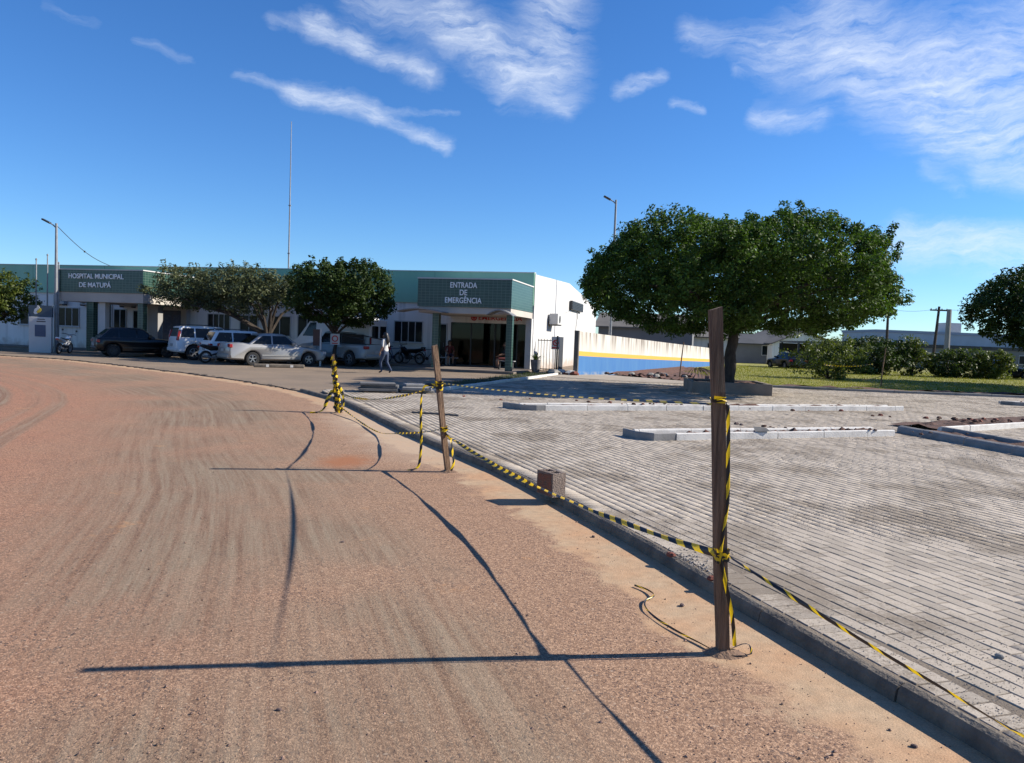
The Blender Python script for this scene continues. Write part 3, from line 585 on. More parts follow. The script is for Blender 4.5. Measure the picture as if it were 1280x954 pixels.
# ================================================================ POSTS AND BARRIER TAPE
def post(label, base, top, wx, wy, rz, nick=0):
    e = empty('wooden_post', (base[0], base[1], 0), 0, label, 'post', 'posts carrying the barrier tape')
    b = Vector((0, 0, -.12)); t = Vector((top[0]-base[0], top[1]-base[1], top[2])); vs = []; n = 9
    ca, sa = math.cos(rz), math.sin(rz); lp = [(-.5, -.5), (-.1, -.53), (.5, -.5), (.53, .1), (.5, .5), (-.5, .5)]
    for i in range(n+1):
        f = i/n; c = b+(t-b)*f
        for (lx, ly) in lp:
            sx = lx*wx*(1+.05*math.sin(i*1.7+lx*4)); sy = ly*wy*(1+.05*math.sin(i*2.3+ly*3))
            vs.append((c.x+sx*ca-sy*sa+.003*math.sin(i*1.3), c.y+sx*sa+sy*ca, c.z + (lx*.02 if i == n else 0)))
    k = len(lp); fs = [(i*k+j, i*k+(j+1) % k, (i+1)*k+(j+1) % k, (i+1)*k+j) for i in range(n) for j in range(k)] + [tuple(range(k-1, -1, -1)), tuple(n*k+j for j in range(k))]
    MB().add(vs, fs).build('plank', MT['wood'], e)
    # earth rammed round the foot
    m = MB(); m.lathe([(.03, .030), (.055, .022), (.09, .006), (.13, -.01)], 9, T=Matrix.Diagonal((1.1, .8, 1, 1))); m.build('earth_collar', mat('collar', (.30, .19, .12), (.2, .12, .08), 20, .95, .6, 60), e)
    return e
P1b, P1t = (1.165, 3.95), (1.03, 3.95, 1.80)
P2b, P2t = (-.71, 9.09), (-.93, 9.09, 1.50)
P3b, P3t = (-3.48, 15.44), (-3.62, 15.44, 1.17)
post('tall weathered wooden post nearest the camera, tied with striped tape', P1b, P1t, .060, .050, .10)
post('leaning wooden post in the middle, between the near post and the farthest one', P2b, P2t, .062, .055, .45)
post('short far wooden post almost hidden under wrapped striped tape', P3b, P3t, .055, .05, .2)
def on_post(b, t, z, dx=0, dy=0): f = z/t[2]; return (b[0]+(t[0]-b[0])*f+dx, b[1]+(t[1]-b[1])*f+dy, z)
def tape_material(name='striped_barrier_tape', pitch=.165, thr=.47):
    m, nt, b = new_mat(name)
    uv = N(nt, 'ShaderNodeUVMap'); s = N(nt, 'ShaderNodeSeparateXYZ'); lk(nt, uv.outputs[0], s.inputs[0])
    f = mth(nt, 'FRACT', mth(nt, 'ADD', mth(nt, 'DIVIDE', s.outputs[0], pitch), mth(nt, 'MULTIPLY', s.outputs[1], .42)))
    st = mth(nt, 'GREATER_THAN', f, thr)
    mx = N(nt, 'ShaderNodeMix', data_type='RGBA'); lk(nt, st, mx.inputs['Factor']); mx.inputs['A'].default_value = (.74, .50, .008, 1); mx.inputs['B'].default_value = (.012, .011, .012, 1)
    lk(nt, mx.outputs['Result'], b.inputs['Base Color']); b.inputs['Roughness'].default_value = .38
    tr = N(nt, 'ShaderNodeBsdfTranslucent'); lk(nt, mx.outputs['Result'], tr.inputs[0]); ms = N(nt, 'ShaderNodeMixShader'); ms.inputs[0].default_value = .25
    lk(nt, b.outputs[0], ms.inputs[1]); lk(nt, tr.outputs[0], ms.inputs[2]); lk(nt, ms.outputs[0], nt.nodes['Material Output'].inputs['Surface'])
    return m
TAPE = tape_material(); ROPE = tape_material('rolled_barrier_tape', .19, .27)
def ribbon_mb(path, width0, twist=0., phase=0., seed=0, fixed_n=None, fold=.35, step=.035, jit=.0, tw_fn=None, w_fn=None):
    P = catmull(path, step) if len(path) > 2 else np.array([np.array(path[0])*(1-t)+np.array(path[1])*t for t in np.linspace(0, 1, max(3, int(np.linalg.norm(np.array(path[1])-np.array(path[0]))/step)))])
    L = np.concatenate([[0], np.cumsum(np.linalg.norm(np.diff(P, axis=0), axis=1))]); vs = []; uv = []; r = random.Random(seed)
    k1, k2 = r.uniform(0, 6), r.uniform(0, 6)
    for i, p in enumerate(P):
        t = P[min(i+1, len(P)-1)]-P[max(i-1, 0)]; t = Vector(t).normalized()
        up = Vector((0, 0, 1)) if abs(t.z) < .9 else Vector((0, -1, 0))
        if fixed_n is not None:
            nn = Vector(fixed_n[i]) if isinstance(fixed_n, list) else Vector(fixed_n); a = nn.cross(t)
        else: a = up
        a = (a-t*a.dot(t)).normalized(); b = t.cross(a)
        th = phase+twist*L[i]+.5*math.sin(L[i]*2.1+k1)*(.6 if twist else .3)+.3*math.sin(L[i]*5.3+k2)*(1 if twist else .2)
        if tw_fn: th = tw_fn(L[i]/L[-1])
        width = width0*(w_fn(L[i]/L[-1]) if w_fn else 1)
        c, s = math.cos(th), math.sin(th); wv = (a*c+b*s)*width/2; nv = (b*c-a*s)*width*fold*.5
        jv = Vector((r.uniform(-jit, jit), r.uniform(-jit, jit), r.uniform(-jit, jit)))
        for q, off in ((0, wv+nv*.6), (.5, -nv), (1, -wv+nv*.6)):
            vs.append(Vector(p)+off+jv); uv.append((L[i], q))
    n = len(P); fs = [(3*i+j, 3*i+j+1, 3*i+j+4, 3*i+j+3) for i in range(n-1) for j in range(2)]
    return [tuple(v) for v in vs], fs, uv
def ribbon(name, parts, parent=None, matl=None):
    V, F, U = [], [], []
    for vs, fs, uv in parts:
        b = len(V); V += vs; U += uv; F += [tuple(b+i for i in f) for f in fs]
    me = bpy.data.meshes.new(name); me.from_pydata(V, [], F); l = me.uv_layers.new(name='UVMap')
    for lp in me.loops: l.data[lp.index].uv = U[lp.vertex_index]
    return link_mesh(name, me, matl or TAPE, parent, True)
def sag(a, b, s, n=24, sway=0):
    a, b = np.array(a, float), np.array(b, float); out = []
    for i in range(n+1):
        t = i/n; p = a+(b-a)*t; p[2] -= s*4*t*(1-t); p[0] += sway*math.sin(3.1*t); out.append(p)
    return [tuple(p) for p in out]
TG = 'lengths of striped barrier tape'
def tape(label, parts, matl=None): return tag(ribbon('barrier_tape', parts, None, matl), label, 'tape', TG)
tape('taut striped tape low between the near post and the middle post, along the kerb', [ribbon_mb(sag(on_post(P1b, P1t, .53, -.035, .0), on_post(P2b, P2t, .44, .03, -.02), .095), .040, .9, .2, 1)])
tape('thin striped tape high between the near post and the middle post, across the plaza view', [ribbon_mb(sag(on_post(P1b, P1t, 1.31, -.03, 0), on_post(P2b, P2t, 1.06, .02, -.02), .03, sway=.05), .052, 0, 0, 2, fold=.15, tw_fn=lambda t: 1.04+.50*math.sin(3.14*t)**1.3, w_fn=lambda t: .35+.65*math.sin(3.14*t))])
tape('striped tape running from the near post to the bottom right corner', [ribbon_mb([on_post(P1b, P1t, .52, .035, 0), (1.28, 3.45, .50), (1.41, 2.95, .475), (1.62, 2.2, .45), (1.9, 1.1, .42), (2.1, .2, .42)], .020, 2.2, 1.2, 3)], ROPE)
tape('slack striped tape dropping from the middle post to the ground toward the far post', [ribbon_mb([on_post(P2b, P2t, .52, -.03, 0), (-1.0, 9.75, .40), (-1.45, 10.8, .23), (-1.95, 11.9, .07), (-2.3, 12.7, .03), (-2.8, 14.0, .035), (-3.42, 15.38, .12)], .030, 1.4, .4, 4)], ROPE)
tape('striped tape slanting from high on the middle post down to the far post', [ribbon_mb(sag(on_post(P2b, P2t, 1.03, -.03, .0), on_post(P3b, P3t, .42, .03, 0), .16), .032, 1.1, .9, 5)], ROPE)
tape('end of striped tape hanging straight down beside the middle post', [ribbon_mb([on_post(P2b, P2t, 1.03, -.03, -.01), (-1.03, 9.12, 1.02), (-1.07, 9.15, .9), (-1.075, 9.17, .62), (-1.06, 9.16, .34), (-1.07, 9.14, .10), (-1.10, 9.1, .03), (-1.2, 9.02, .015)], .032, .8, .5, 6)])
# lengths wound round the posts
def wound(b, t, z0, z1, turns, r, width, seed, jit=0.):
    n = int(turns*14)+2; r_ = random.Random(seed); pts = []
    for i in range(n):
        f = i/(n-1); z = z0+(z1-z0)*f+r_.uniform(-jit, jit); c = on_post(b, t, z); a = 2*math.pi*turns*f+seed
        k = 1/max(abs(math.cos(a)), abs(math.sin(a)))**.6
        rr = r*k*(1+r_.uniform(0, jit*6)); pts.append((c[0]+rr*math.cos(a), c[1]+rr*math.sin(a), z))
    return ribbon_mb(pts, width, 0, 0, seed, fold=.1, step=.02)
tape('striped tape knotted and trailing down the near post', [
    ribbon_mb([on_post(P1b, P1t, 1.335, -.02, -.035), on_post(P1b, P1t, 1.33, .034, -.03), on_post(P1b, P1t, 1.22, .043, -.022), on_post(P1b, P1t, 1.0, .036, -.030), on_post(P1b, P1t, .80, .030, -.034), on_post(P1b, P1t, .62, .0, -.036), on_post(P1b, P1t, .52, -.012, -.037), on_post(P1b, P1t, .36, .012, -.037), on_post(P1b, P1t, .24, .034, -.035), on_post(P1b, P1t, .13, .046, -.03), on_post(P1b, P1t, .05, .052, -.02)], .020, 0, 0, 11, fold=.4, tw_fn=lambda t: 1.57+.5*math.sin(t*9)),
    wound(P1b, P1t, .545, .50, 2.2, .037, .04, 3, .008), wound(P1b, P1t, 1.345, 1.32, 1.5, .037, .018, 4)])
tape('loose tail of tape looping at the foot of the near post and over the sand', [
    ribbon_mb([(1.19, 3.93, .03), (1.26, 3.96, .05), (1.31, 3.99, .035), (1.30, 3.93, .012), (1.22, 3.90, .010), (1.165, 3.905, .012), (1.12, 3.95, .012), (1.06, 4.06, .012), (.98, 4.2, .012), (.90, 4.38, .012), (.86, 4.55, .014), (.88, 4.70, .014), (.95, 4.78, .02), (.93, 4.9, .016), (.86, 5.0, .012)], .013, 3.4, .8, 22)], tape_material('dirty_rolled_tape', .22, .13))
tape('bundle of striped tape wrapped thickly round the far post', [wound(P3b, P3t, .02, 1.12, 9, .038, .07, 5, .02), wound(P3b, P3t, 1.0, .10, 6, .045, .07, 7, .03), wound(P3b, P3t, .45, .03, 3, .055, .08, 9, .04),
    ribbon_mb([on_post(P3b, P3t, .45, -.06, -.05), (-3.66, 15.3, .3), (-3.72, 15.26, .12), (-3.8, 15.2, .03), (-3.98, 15.15, .02)], .07, 3, 0, 31), ribbon_mb([on_post(P3b, P3t, .6, .06, -.04), (-3.38, 15.3, .4), (-3.34, 15.25, .15), (-3.42, 15.2, .03)], .07, 3, 1, 32)])
tape('striped tape tied in a knot high round the middle post', [wound(P2b, P2t, 1.06, 1.0, 2.5, .042, .05, 3, .012)])
tape('striped tape wound low round the middle post, its end hanging to the ground', [ribbon_mb(sum([[(on_post(P2b, P2t, .54-.06*k/20)[0]+.045*math.cos(k*.8), on_post(P2b, P2t, .5)[1]+.045*math.sin(k*.8), .54-.06*k/20) for k in range(20)], [(-.70, 9.04, .40), (-.665, 9.03, .22), (-.65, 9.02, .12), (-.68, 9.0, .03)]], []), .036, .8, 0, 41, step=.02)])

# ---- hollow concrete block on the kerb
def block():
    e = empty('concrete_block', (.50, 7.46, PLAZA_Z+.006), rad(33), 'brown grey hollow concrete block standing on the kerb', 'block')
    L, W, H, t = .27, .155, .235, .028
    m = MB(); xs = [-W/2, -W/2+t, W/2-t, W/2]; ys = [0, t, L/2-t*.45, L/2+t*.45, L-t, L]
    for i in range(3):
        for j in range(5):
            if i == 1 and j in (1, 3): m.box(xs[i], xs[i+1], ys[j], ys[j+1], 0, .05)
            else: m.box(xs[i], xs[i+1], ys[j], ys[j+1], 0, H)
    o = m.build('block', mat('block_concrete', (.27, .215, .18), (.20, .14, .11), 7, .95, .8, 60), e)
    bm = bmesh.new(); bm.from_mesh(o.data); bmesh.ops.remove_doubles(bm, verts=bm.verts, dist=1e-5)
    seen = {}
    for f in bm.faces: seen.setdefault(tuple(sorted(v.index for v in f.verts)), []).append(f)
    bmesh.ops.delete(bm, geom=[f for k in seen.values() if len(k) > 1 for f in k], context='FACES_ONLY'); bm.to_mesh(o.data); bm.free()
    o.name = 'shell'
    MB().add([(-W/2-.002, .01, .01), (-W/2-.002, L-.01, .012), (-W/2-.002, L-.02, H-.03), (-W/2-.002, .03, H-.012)], [(0, 1, 2, 3)]).build('mortar_stain', mat('red_mortar', (.26, .10, .06), (.18, .10, .07), 18, .95, .6, 70), e)
block()
# ---- stones lying about
def stone(label, x, y, r, z=0, m=None):
    mb = MB(); n = 7; prof = [(.001, .0), (r*.8, .0), (r, r*.35), (r*.72, r*.8), (.001, r*.95)]
    mb.lathe(prof, n, T=RZ(x*7, (x, y, z)) @ Matrix.Diagonal((1.25, .85, 1, 1))); mb.v = [(a+random.uniform(-.14, .14)*r, b+random.uniform(-.14, .14)*r, c) for a, b, c in mb.v]
    tag(mb.build('stone', m or MT['stone']), label, 'stone', 'stones lying on the ground')
stone('small red brown stone on the sand at the bottom right', 1.70, 3.06, .013)
stone('dark stone on the sand just below the mortar on the kerb', 1.10, 4.66, .018)
stone('pale stone on the paving near the right edge', 2.55, 3.86, .020, PLAZA_Z, MT['concrete'])
stone('dark stone on the sand beside the kerb, between block and near post', .72, 6.26, .017)
stone('flat dark stone on the road left of the long post shadow', -.93, 3.16, .012)
stone('dark stone far left on the red road surface', -1.25, 5.8, .016)
stone('red clay fragment on the kerb beside the mortar crumbs', 1.20, 5.50, .034, .075, MT['red_clay'])
stone('red clay fragment on the kerb just left of the near post', 1.37, 4.97, .034, .075, MT['red_clay'])

# ---- slabs stacked at the corner of the plaza, stick on the paving
def slabs():
    e = empty('slab_pile', (-3.35, 20.6, .05), rad(10), 'flat stack of grey concrete slabs at the plaza corner', 'slab pile')
    sm = mat('slab_concrete', (.36, .35, .34), (.26, .25, .24), 3, .9, .4, 40); sd_ = mat('slab_dark', (.17, .165, .165), (.11, .11, .11), 3, .9, .4, 40)
    m = [(-.75, .25, -.35, .35, .06, .13, 3), (-.68, .30, -.3, .4, .135, .205, -4), (-.72, .22, -.33, .36, .21, .27, 2), (.35, 1.25, -.2, .55, .03, .10, 6), (.42, 1.2, -.25, .5, .105, .18, -5), (.5, 1.05, -.1, .45, .185, .25, 9), (1.25, 1.75, 0, .6, .02, .09, 14)]
    for i, (a, b, c, d, z0, z1, r) in enumerate(m): MB().box(a, b, c, d, z0, z1, T=Matrix.Rotation(rad(r), 4, 'Z')).build('slab', sd_ if i < 3 else sm, e, bevel=.008)
    for x in (-.6, .12): MB().box(x, x+.1, -.35, .35, 0, .06).build('bearer', MT['wood'], e)
slabs()
m_ = MB(); m_.tube([(-1.97, 15.25, .085), (-1.5, 15.1, .092), (-1.02, 14.97, .085)], .018, 6); tag(m_.build('metal_bar', mat('dull_bar', (.09, .095, .10), None, rough=.6)), 'thin dark bar lying on the paving left of the middle post', 'bar')
m_ = MB(); m_.add([(-.05, -.08, .0), (.26, -.05, .0), (.25, .10, .05), (.0, .09, .07)], [(0, 1, 2, 3)], T=RZ(.2, (4.2, 13.1, .2))); tag(m_.build('cement_bag_scrap', mat('scrap', (.07, .07, .075), (.12, .12, .12), 4, .9)), 'crumpled grey scrap lying on the middle kerb island', 'scrap')

# ================================================================ TREES
def leaf_cloud(centers, radii, per, size, flat=.6, seed=1, droop=.0):
    """leaf-sized quads in clumps; returns verts and quads"""
    r = np.random.default_rng(seed); C = np.repeat(np.array(centers), per, 0); R = np.repeat(np.array(radii), per); n = len(C)
    d = r.normal(size=(n, 3)); d /= np.linalg.norm(d, axis=1)[:, None]
    P = C + d*(R*r.uniform(.25, 1, n)**.6)[:, None]*np.array((1, 1, .8)); P[:, 2] -= droop*R*r.uniform(0, 1, n)
    nrm = d*.55+r.normal(size=(n, 3))*.55+np.array((0, 0, flat)); nrm /= np.linalg.norm(nrm, axis=1)[:, None]
    a = np.cross(nrm, r.normal(size=(n, 3))); a /= np.linalg.norm(a, axis=1)[:, None]; b = np.cross(nrm, a)
    l = size*r.uniform(.6, 1.3, n)[:, None]; w = l*.48
    V = np.stack([P-a*l, P+b*w+nrm*l*.15, P+a*l, P-b*w+nrm*l*.15], 1)
    return V.reshape(-1, 3)
def quads_mesh(name, V, matl, parent=None):
    n = len(V)//4; me = bpy.data.meshes.new(name); me.vertices.add(4*n); me.vertices.foreach_set('co', V.astype(np.float32).ravel())
    me.loops.add(4*n); me.loops.foreach_set('vertex_index', np.arange(4*n, dtype=np.int32)); me.polygons.add(n); me.polygons.foreach_set('loop_start', np.arange(0, 4*n, 4, dtype=np.int32)); me.update(calc_edges=True)
    return link_mesh(name, me, matl, parent)
def crown_centers(n, half, seed, p=2.6, inner=.25, rough=.12, zc=0, tilt=None):
    """clump centres over a squarish ellipsoid, mostly in its shell"""
    r = np.random.default_rng(seed); out = []
    while len(out) < n:
        d = r.normal(size=3); d /= np.linalg.norm(d); k = (abs(d)**p).sum()**(-1/p)
        lump = 1+rough*(math.sin(d[0]*7+seed)+math.sin(d[1]*8+seed*2)+math.sin(d[2]*6+d[0]*5))/1.6
        f = r.uniform(.86, 1.0) if r.uniform() > inner else r.uniform(.35, .86)
        q = d*k*f*lump*np.array(half)
        if tilt is not None: q = tilt(q)
        out.append(q)
    return np.array(out)
def limbs(root, base_h, centers, r0, seed, n=9, low=.8, spread=.72, lean=(0, 0), name='branch', matl=None):
    """trunk plus limbs that reach into the crown"""
    r = random.Random(seed); tr = MB(); k = 10; pts = []; rs = []
    for i in range(k+1):
        f = i/k; pts.append((lean[0]*f+.03*math.sin(i*1.4+seed), lean[1]*f+.03*math.cos(i*1.1), base_h*f)); rs.append(r0*(1.25 if i == 0 else 1.0)*(1-.28*f)*(1+.05*math.sin(i*2.1)))
    tr.tube(pts, rs, 10); tk = tr.build('trunk', matl or MT['bark'], root, True)
    top = Vector(pts[-1]); C = [Vector(c) for c in centers]; pick = []
    for i in range(n):
        a = 2*math.pi*i/n+r.uniform(-.3, .3); best = max(C, key=lambda c: (c.x*math.cos(a)+c.y*math.sin(a))*(1+r.uniform(-.25, .25))-.4*abs(c.z-base_h-.8)); pick.append(best)
    for b in pick:
        t = Vector((top.x+(b.x-top.x)*spread, top.y+(b.y-top.y)*spread, top.z+(b.z-top.z)*spread+.15)); s0 = Vector(pts[-3])+(top-Vector(pts[-3]))*r.random()
        pp = []; rr = []
        for i in range(8):
            f = i/7; p = s0.lerp(t, f); p.z += .35*math.sin(f*3.14)*low; p += Vector((r.uniform(-1, 1), r.uniform(-1, 1), r.uniform(-1, 1)))*.06*f; pp.append(p); rr.append(r0*.52*(1-.82*f)+.008)
        MB().tube(pp, rr, 6).build(name, matl or MT['bark'], tk, True)
    return tk
def tree(name, loc, label, half, zc, base_h, r0, seed, clumps, per, crad, size, leafm, group=None, off=(0, 0), p=2.6, inner=.25, rough=.12, nl=9, cat='tree', lean=(0, 0), tilt=None, extra=None, fil=0):
    e = empty(name, loc, 0, label, cat, group)
    cc = crown_centers(clumps, half, seed, p, inner, rough, tilt=tilt)+np.array((off[0], off[1], zc))
    r = np.random.default_rng(seed+5)
    V = leaf_cloud(cc, r.uniform(.65, 1.35, len(cc))*crad, per, size, seed=seed+9)
    if extra is not None: V = np.vstack([V, leaf_cloud(np.array(extra), np.full(len(extra), crad*.55), per//2, size, seed=seed+8)])
    sh = cc[cc[:, 2] > np.quantile(cc[:, 2], .62)]; sh = sh[r.permutation(len(sh))[:len(sh)//3]]      # ragged twigs on top
    V = np.vstack([V, leaf_cloud(sh+np.array((0, 0, crad*1.0)), np.full(len(sh), crad*.5), max(8, per//4), size, seed=seed+7)])
    if fil:   # leaves through the inside of the crown so that it closes
        q = crown_centers(fil, np.array(half)*.86, seed+3, p, 1.0, rough, tilt=tilt)+np.array((off[0], off[1], zc))
        V = np.vstack([V, leaf_cloud(q, np.full(len(q), crad*1.3), max(6, per//4), size*1.7, seed=seed+2)])
    quads_mesh('crown', V, leafm, e)
    limbs(e, base_h, cc, r0, seed, nl, lean=lean)
    return e
# the clipped tree of the plaza in its planter
PLX, PLY = 7.52, 26.75
def main_tree_extra():
    """young shoots standing out of the clipped outline"""
    r = np.random.default_rng(3); out = []
    for x, z, n in ((-4.4, 4.7, 3), (-3.6, 5.1, 3), (-2.7, 5.25, 3), (-1.6, 5.55, 4), (-.6, 5.7, 4), (.3, 5.8, 4), (1.2, 5.75, 3), (2.2, 5.85, 6), (3.1, 5.6, 3), (3.7, 5.45, 4), (4.3, 5.2, 5), (4.7, 4.8, 4), (-4.9, 3.4, 3), (-4.8, 2.7, 3), (4.9, 3.9, 3)):
        y = r.normal()*.7-.3; dx = r.normal()*.05+(.09 if abs(x) > 4.3 else 0)*np.sign(x)
        for k in range(n): out.append((x+dx*k+r.normal()*.03, y, z-.52+.15*k))
    return out
tree('tree', (PLX, PLY, PLAZA_Z+.36), 'large broad clipped tree with dark dense crown in the plaza planter', (5.12, 4.5, 1.85), 3.62, 2.1, .22, 11, 1400, 95, .29, .060, MT['leaf_main'], off=(.02, 0), p=2.9, inner=.10, rough=.075, nl=11, lean=(.12, 0), extra=main_tree_extra(), fil=520,
     tilt=lambda q: np.array((q[0]*(1-.05*q[2]), q[1], q[2]+.030*q[0]+.12*math.sin(q[0]*1.3))))
def planter():
    e = empty('tree_planter', (7.45, 26.75, PLAZA_Z), rad(-6), 'low rectangular concrete planter around the clipped tree', 'planter')
    pm = mat('planter_concrete', (.33, .27, .22), (.24, .19, .15), 2, .9, .4, 40)
    w, d, h, t = 1.3, 1.3, .38, .14
    for (a, b, c, f) in ((-w, w, -d, -d+t), (-w, w, d-t, d), (-w, -w+t, -d+t, d-t), (w-t, w, -d+t, d-t)): MB().box(a, b, c, f, -.02, h).build('planter_wall', pm, e, bevel=.01)
    vs = []; n = 12
    for i in range(n+1):
        for j in range(n+1): vs.append((-w+t+(2*w-2*t)*i/n, -d+t+(2*d-2*t)*j/n, h-.09+.09*random.random()**2))
    MB().add(vs, [(i*(n+1)+j, (i+1)*(n+1)+j, (i+1)*(n+1)+j+1, i*(n+1)+j+1) for i in range(n) for j in range(n)]).build('soil', MT['soil'], e)
planter()
tree('tree', (30.6, 43.2, .05), 'dark round tree cut by the right edge of the photo, on the lawn', (4.6, 4.3, 2.2), 4.4, 2.2, .24, 23, 560, 60, .42, .10, MT['leaf_dark'], p=2.3, inner=.15, rough=.08, fil=380)
tree('tree', (28.6, 36.0, .05), 'tree just outside the right edge, its shadow lying on the near lawn', (4.2, 3.8, 2.0), 4.1, 2.1, .22, 29, 420, 55, .42, .10, MT['leaf_dark'], p=2.3, inner=.15, rough=.08, fil=340)
tree('tree', (-12.5, 39.5, .03), 'wide spreading tree with greyish twiggy crown behind the parked cars', (3.7, 2.2, 1.05), 3.55, 1.35, .20, 31, 380, 52, .34, .075, MT['leaf_grey'], off=(-2.2, 0), p=2.2, inner=.3, rough=.15, lean=(-.1, 0), nl=12, fil=90)
tree('tree', (-8.55, 36.9, .03), 'dark clipped tree with slim trunk between silver car and hospital entrance', (2.40, 2.1, 1.40), 3.48, 1.75, .10, 37, 330, 52, .30, .085, MT['leaf_dark'], off=(.30, 0), p=3.0, inner=.15, rough=.07, fil=160)
tree('tree', (-27.9, 41.0, .05), 'sunlit tree cut by the left edge of the photo', (2.1, 1.9, 1.25), 2.75, 1.2, .13, 41, 180, 50, .34, .085, MT['leaf_bush'], off=(0, 0), p=2.4, fil=80)

# ================================================================ HOSPITAL
HX, HY, HA = .97, 39.7, rad(-14)
def hw(s, d, z=0):            # s metres left of the corner along the front, d metres in front of it
    c, n = math.cos(HA), math.sin(HA); x, y = -s, -d
    return (HX+x*c-y*n, HY+x*n+y*c, z)
hosp = empty('hospital_building', (HX, HY, 0), HA, 'long single storey white hospital with green fascia and two tiled entrance canopies', 'building')
LEN = 44
def tile_material(name, a, b_, g, sx, sz):
    m, nt, b = new_mat(name); tc = N(nt, 'ShaderNodeTexCoord'); s = N(nt, 'ShaderNodeSeparateXYZ'); lk(nt, tc.outputs['Object'], s.inputs[0])
    xy = mth(nt, 'ADD', s.outputs[0], s.outputs[1]); cb = N(nt, 'ShaderNodeCombineXYZ'); lk(nt, xy, cb.inputs[0]); lk(nt, s.outputs[2], cb.inputs[1])
    br = N(nt, 'ShaderNodeTexBrick'); br.offset = 0; lk(nt, cb.outputs[0], br.inputs['Vector']); br.inputs['Scale'].default_value = 1
    br.inputs['Brick Width'].default_value = sx; br.inputs['Row Height'].default_value = sz; br.inputs['Mortar Size'].default_value = .010; br.inputs['Mortar Smooth'].default_value = .2
    br.inputs['Color1'].default_value = a; br.inputs['Color2'].default_value = b_; br.inputs['Mortar'].default_value = g
    lk(nt, br.outputs['Color'], b.inputs['Base Color']); b.inputs['Roughness'].default_value = .3
    return m
TILE = tile_material('green_tile', (.014, .043, .034, 1), (.024, .064, .048, 1), (.085, .135, .105, 1), .205, .128)
# walls: the front in bays around the emergency entrance, then the sides, back and roof
H_ = MT['white_wall']
def hb(name, s0, s1, d0, d1, z0, z1, m, parent=hosp, bevel=0): return MB().box(-s1, -s0, -d1, -d0, z0, z1).build(name, m, parent, bevel=bevel)
fw = MB()
fw.box(-LEN, -4.45, 0, .25, -.05, 3.4); fw.box(-.30, 0, 0, .25, -.05, 3.4); fw.box(-4.45, -.30, 0, .25, 2.42, 3.4)
fw.build('front_wall', H_, hosp)
prof = [(.25, -.05), (.25, 5.02), (10.3, 5.36), (23.2, 4.42), (23.2, -.05)]
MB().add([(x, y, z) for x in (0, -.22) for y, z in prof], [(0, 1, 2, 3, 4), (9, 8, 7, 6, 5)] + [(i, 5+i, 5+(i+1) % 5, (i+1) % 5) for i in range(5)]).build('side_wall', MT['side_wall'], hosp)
MB().box(-LEN, -.22, 22.95, 23.2, -.05, 4.40).build('back_wall', H_, hosp)
MB().add([(x, y, z) for x in (-.22, -LEN) for y, z in ((.25, 4.86), (10.3, 5.2), (22.95, 4.28), (22.95, 4.38), (10.3, 5.3), (.25, 4.96))], [(0, 1, 2, 3, 4, 5), (11, 10, 9, 8, 7, 6)] + [(i, 6+i, 6+(i+1) % 6, (i+1) % 6) for i in range(6)]).build('roof', MT['grey_paint'], hosp)
MB().box(-LEN, -.22, 8, 8.2, -.05, 5.0).build('inner_wall', MT['grey_paint'], hosp)
MB().box(-LEN, -4.6, 3.0, 3.2, -.05, 3.3).build('inner_wall', MT['beige'], hosp)
MB().box(-LEN, -.012, -.10, .24, 3.40, 5.06).build('fascia', MT['green_fascia'], hosp)
MB().box(-LEN, .01, -.13, .27, 5.06, 5.10).build('roof_trim', MT['white'], hosp)
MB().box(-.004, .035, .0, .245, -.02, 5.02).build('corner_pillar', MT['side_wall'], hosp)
for s in np.arange(5.4, 43, 5.2): MB().box(-s-.006, -s+.006, -.106, -.10, 3.42, 5.05).build('fascia_joint', mat('joint_green', (.06, .17, .14), None), hosp)
# plinth pavement along the front
tag(MB().add([hw(*p) for p in ((-.3, 0, .14), (-.3, 5.0, .14), (5.6, 5.0, .14), (5.6, 2.2, .14), (19.2, 2.2, .14), (19.2, 5.1, .14), (26.3, 5.1, .14), (26.3, 2.2, .14), (44, 2.2, .14), (44, 0, .14))] + [hw(*p) for p in ((-.3, 0, -.02), (-.3, 5.0, -.02), (5.6, 5.0, -.02), (5.6, 2.2, -.02), (19.2, 2.2, -.02), (19.2, 5.1, -.02), (26.3, 5.1, -.02), (26.3, 2.2, -.02), (44, 2.2, -.02), (44, 0, -.02))],
     [tuple(range(10))] + [(i, 10+i, 10+(i+1) % 10, (i+1) % 10) for i in range(10)]).build('hospital_pavement', mat('pavement_cement', (.25, .20, .165), (.18, .145, .12), 1.2, .9, .25, 40, coord='World')), 'raised cement pavement along the hospital front', None, kind='structure')
def window(s0, s1, z0, z1, panes=2, d=0., curtain=False, mullion=True):
    """frame, recessed panes and a sill on the front wall"""
    w = empty('window', (0, 0, 0)); w.parent = hosp
    fr = MB(); t = .05; fr.box(-s1-t, -s1, -d-.04, -d-.002, z0-t, z1+t); fr.box(-s0, -s0+t, -d-.04, -d-.002, z0-t, z1+t); fr.box(-s1, -s0, -d-.04, -d-.002, z1, z1+t); fr.box(-s1, -s0, -d-.04, -d-.002, z0-t, z0)
    pw = (s1-s0)/panes
    for i in range(1, panes): fr.box(-s1+pw*i-.022, -s1+pw*i+.022, -d-.035, -d-.002, z0, z1)
    fr.build('frame', MT['alu'], w)
    for i in range(panes): MB().box(-s1+pw*i+(.024 if i else 0), -s1+pw*(i+1)-(.024 if i < panes-1 else 0), -d-.018, -d-.004, z0, z1).build('pane', MT['pane'], w)
    MB().box(-s1-.1, -s0+.1, -d-.10, -d-.002, z0-t-.05, z0-t-.003).build('sill', MT['white'], w)
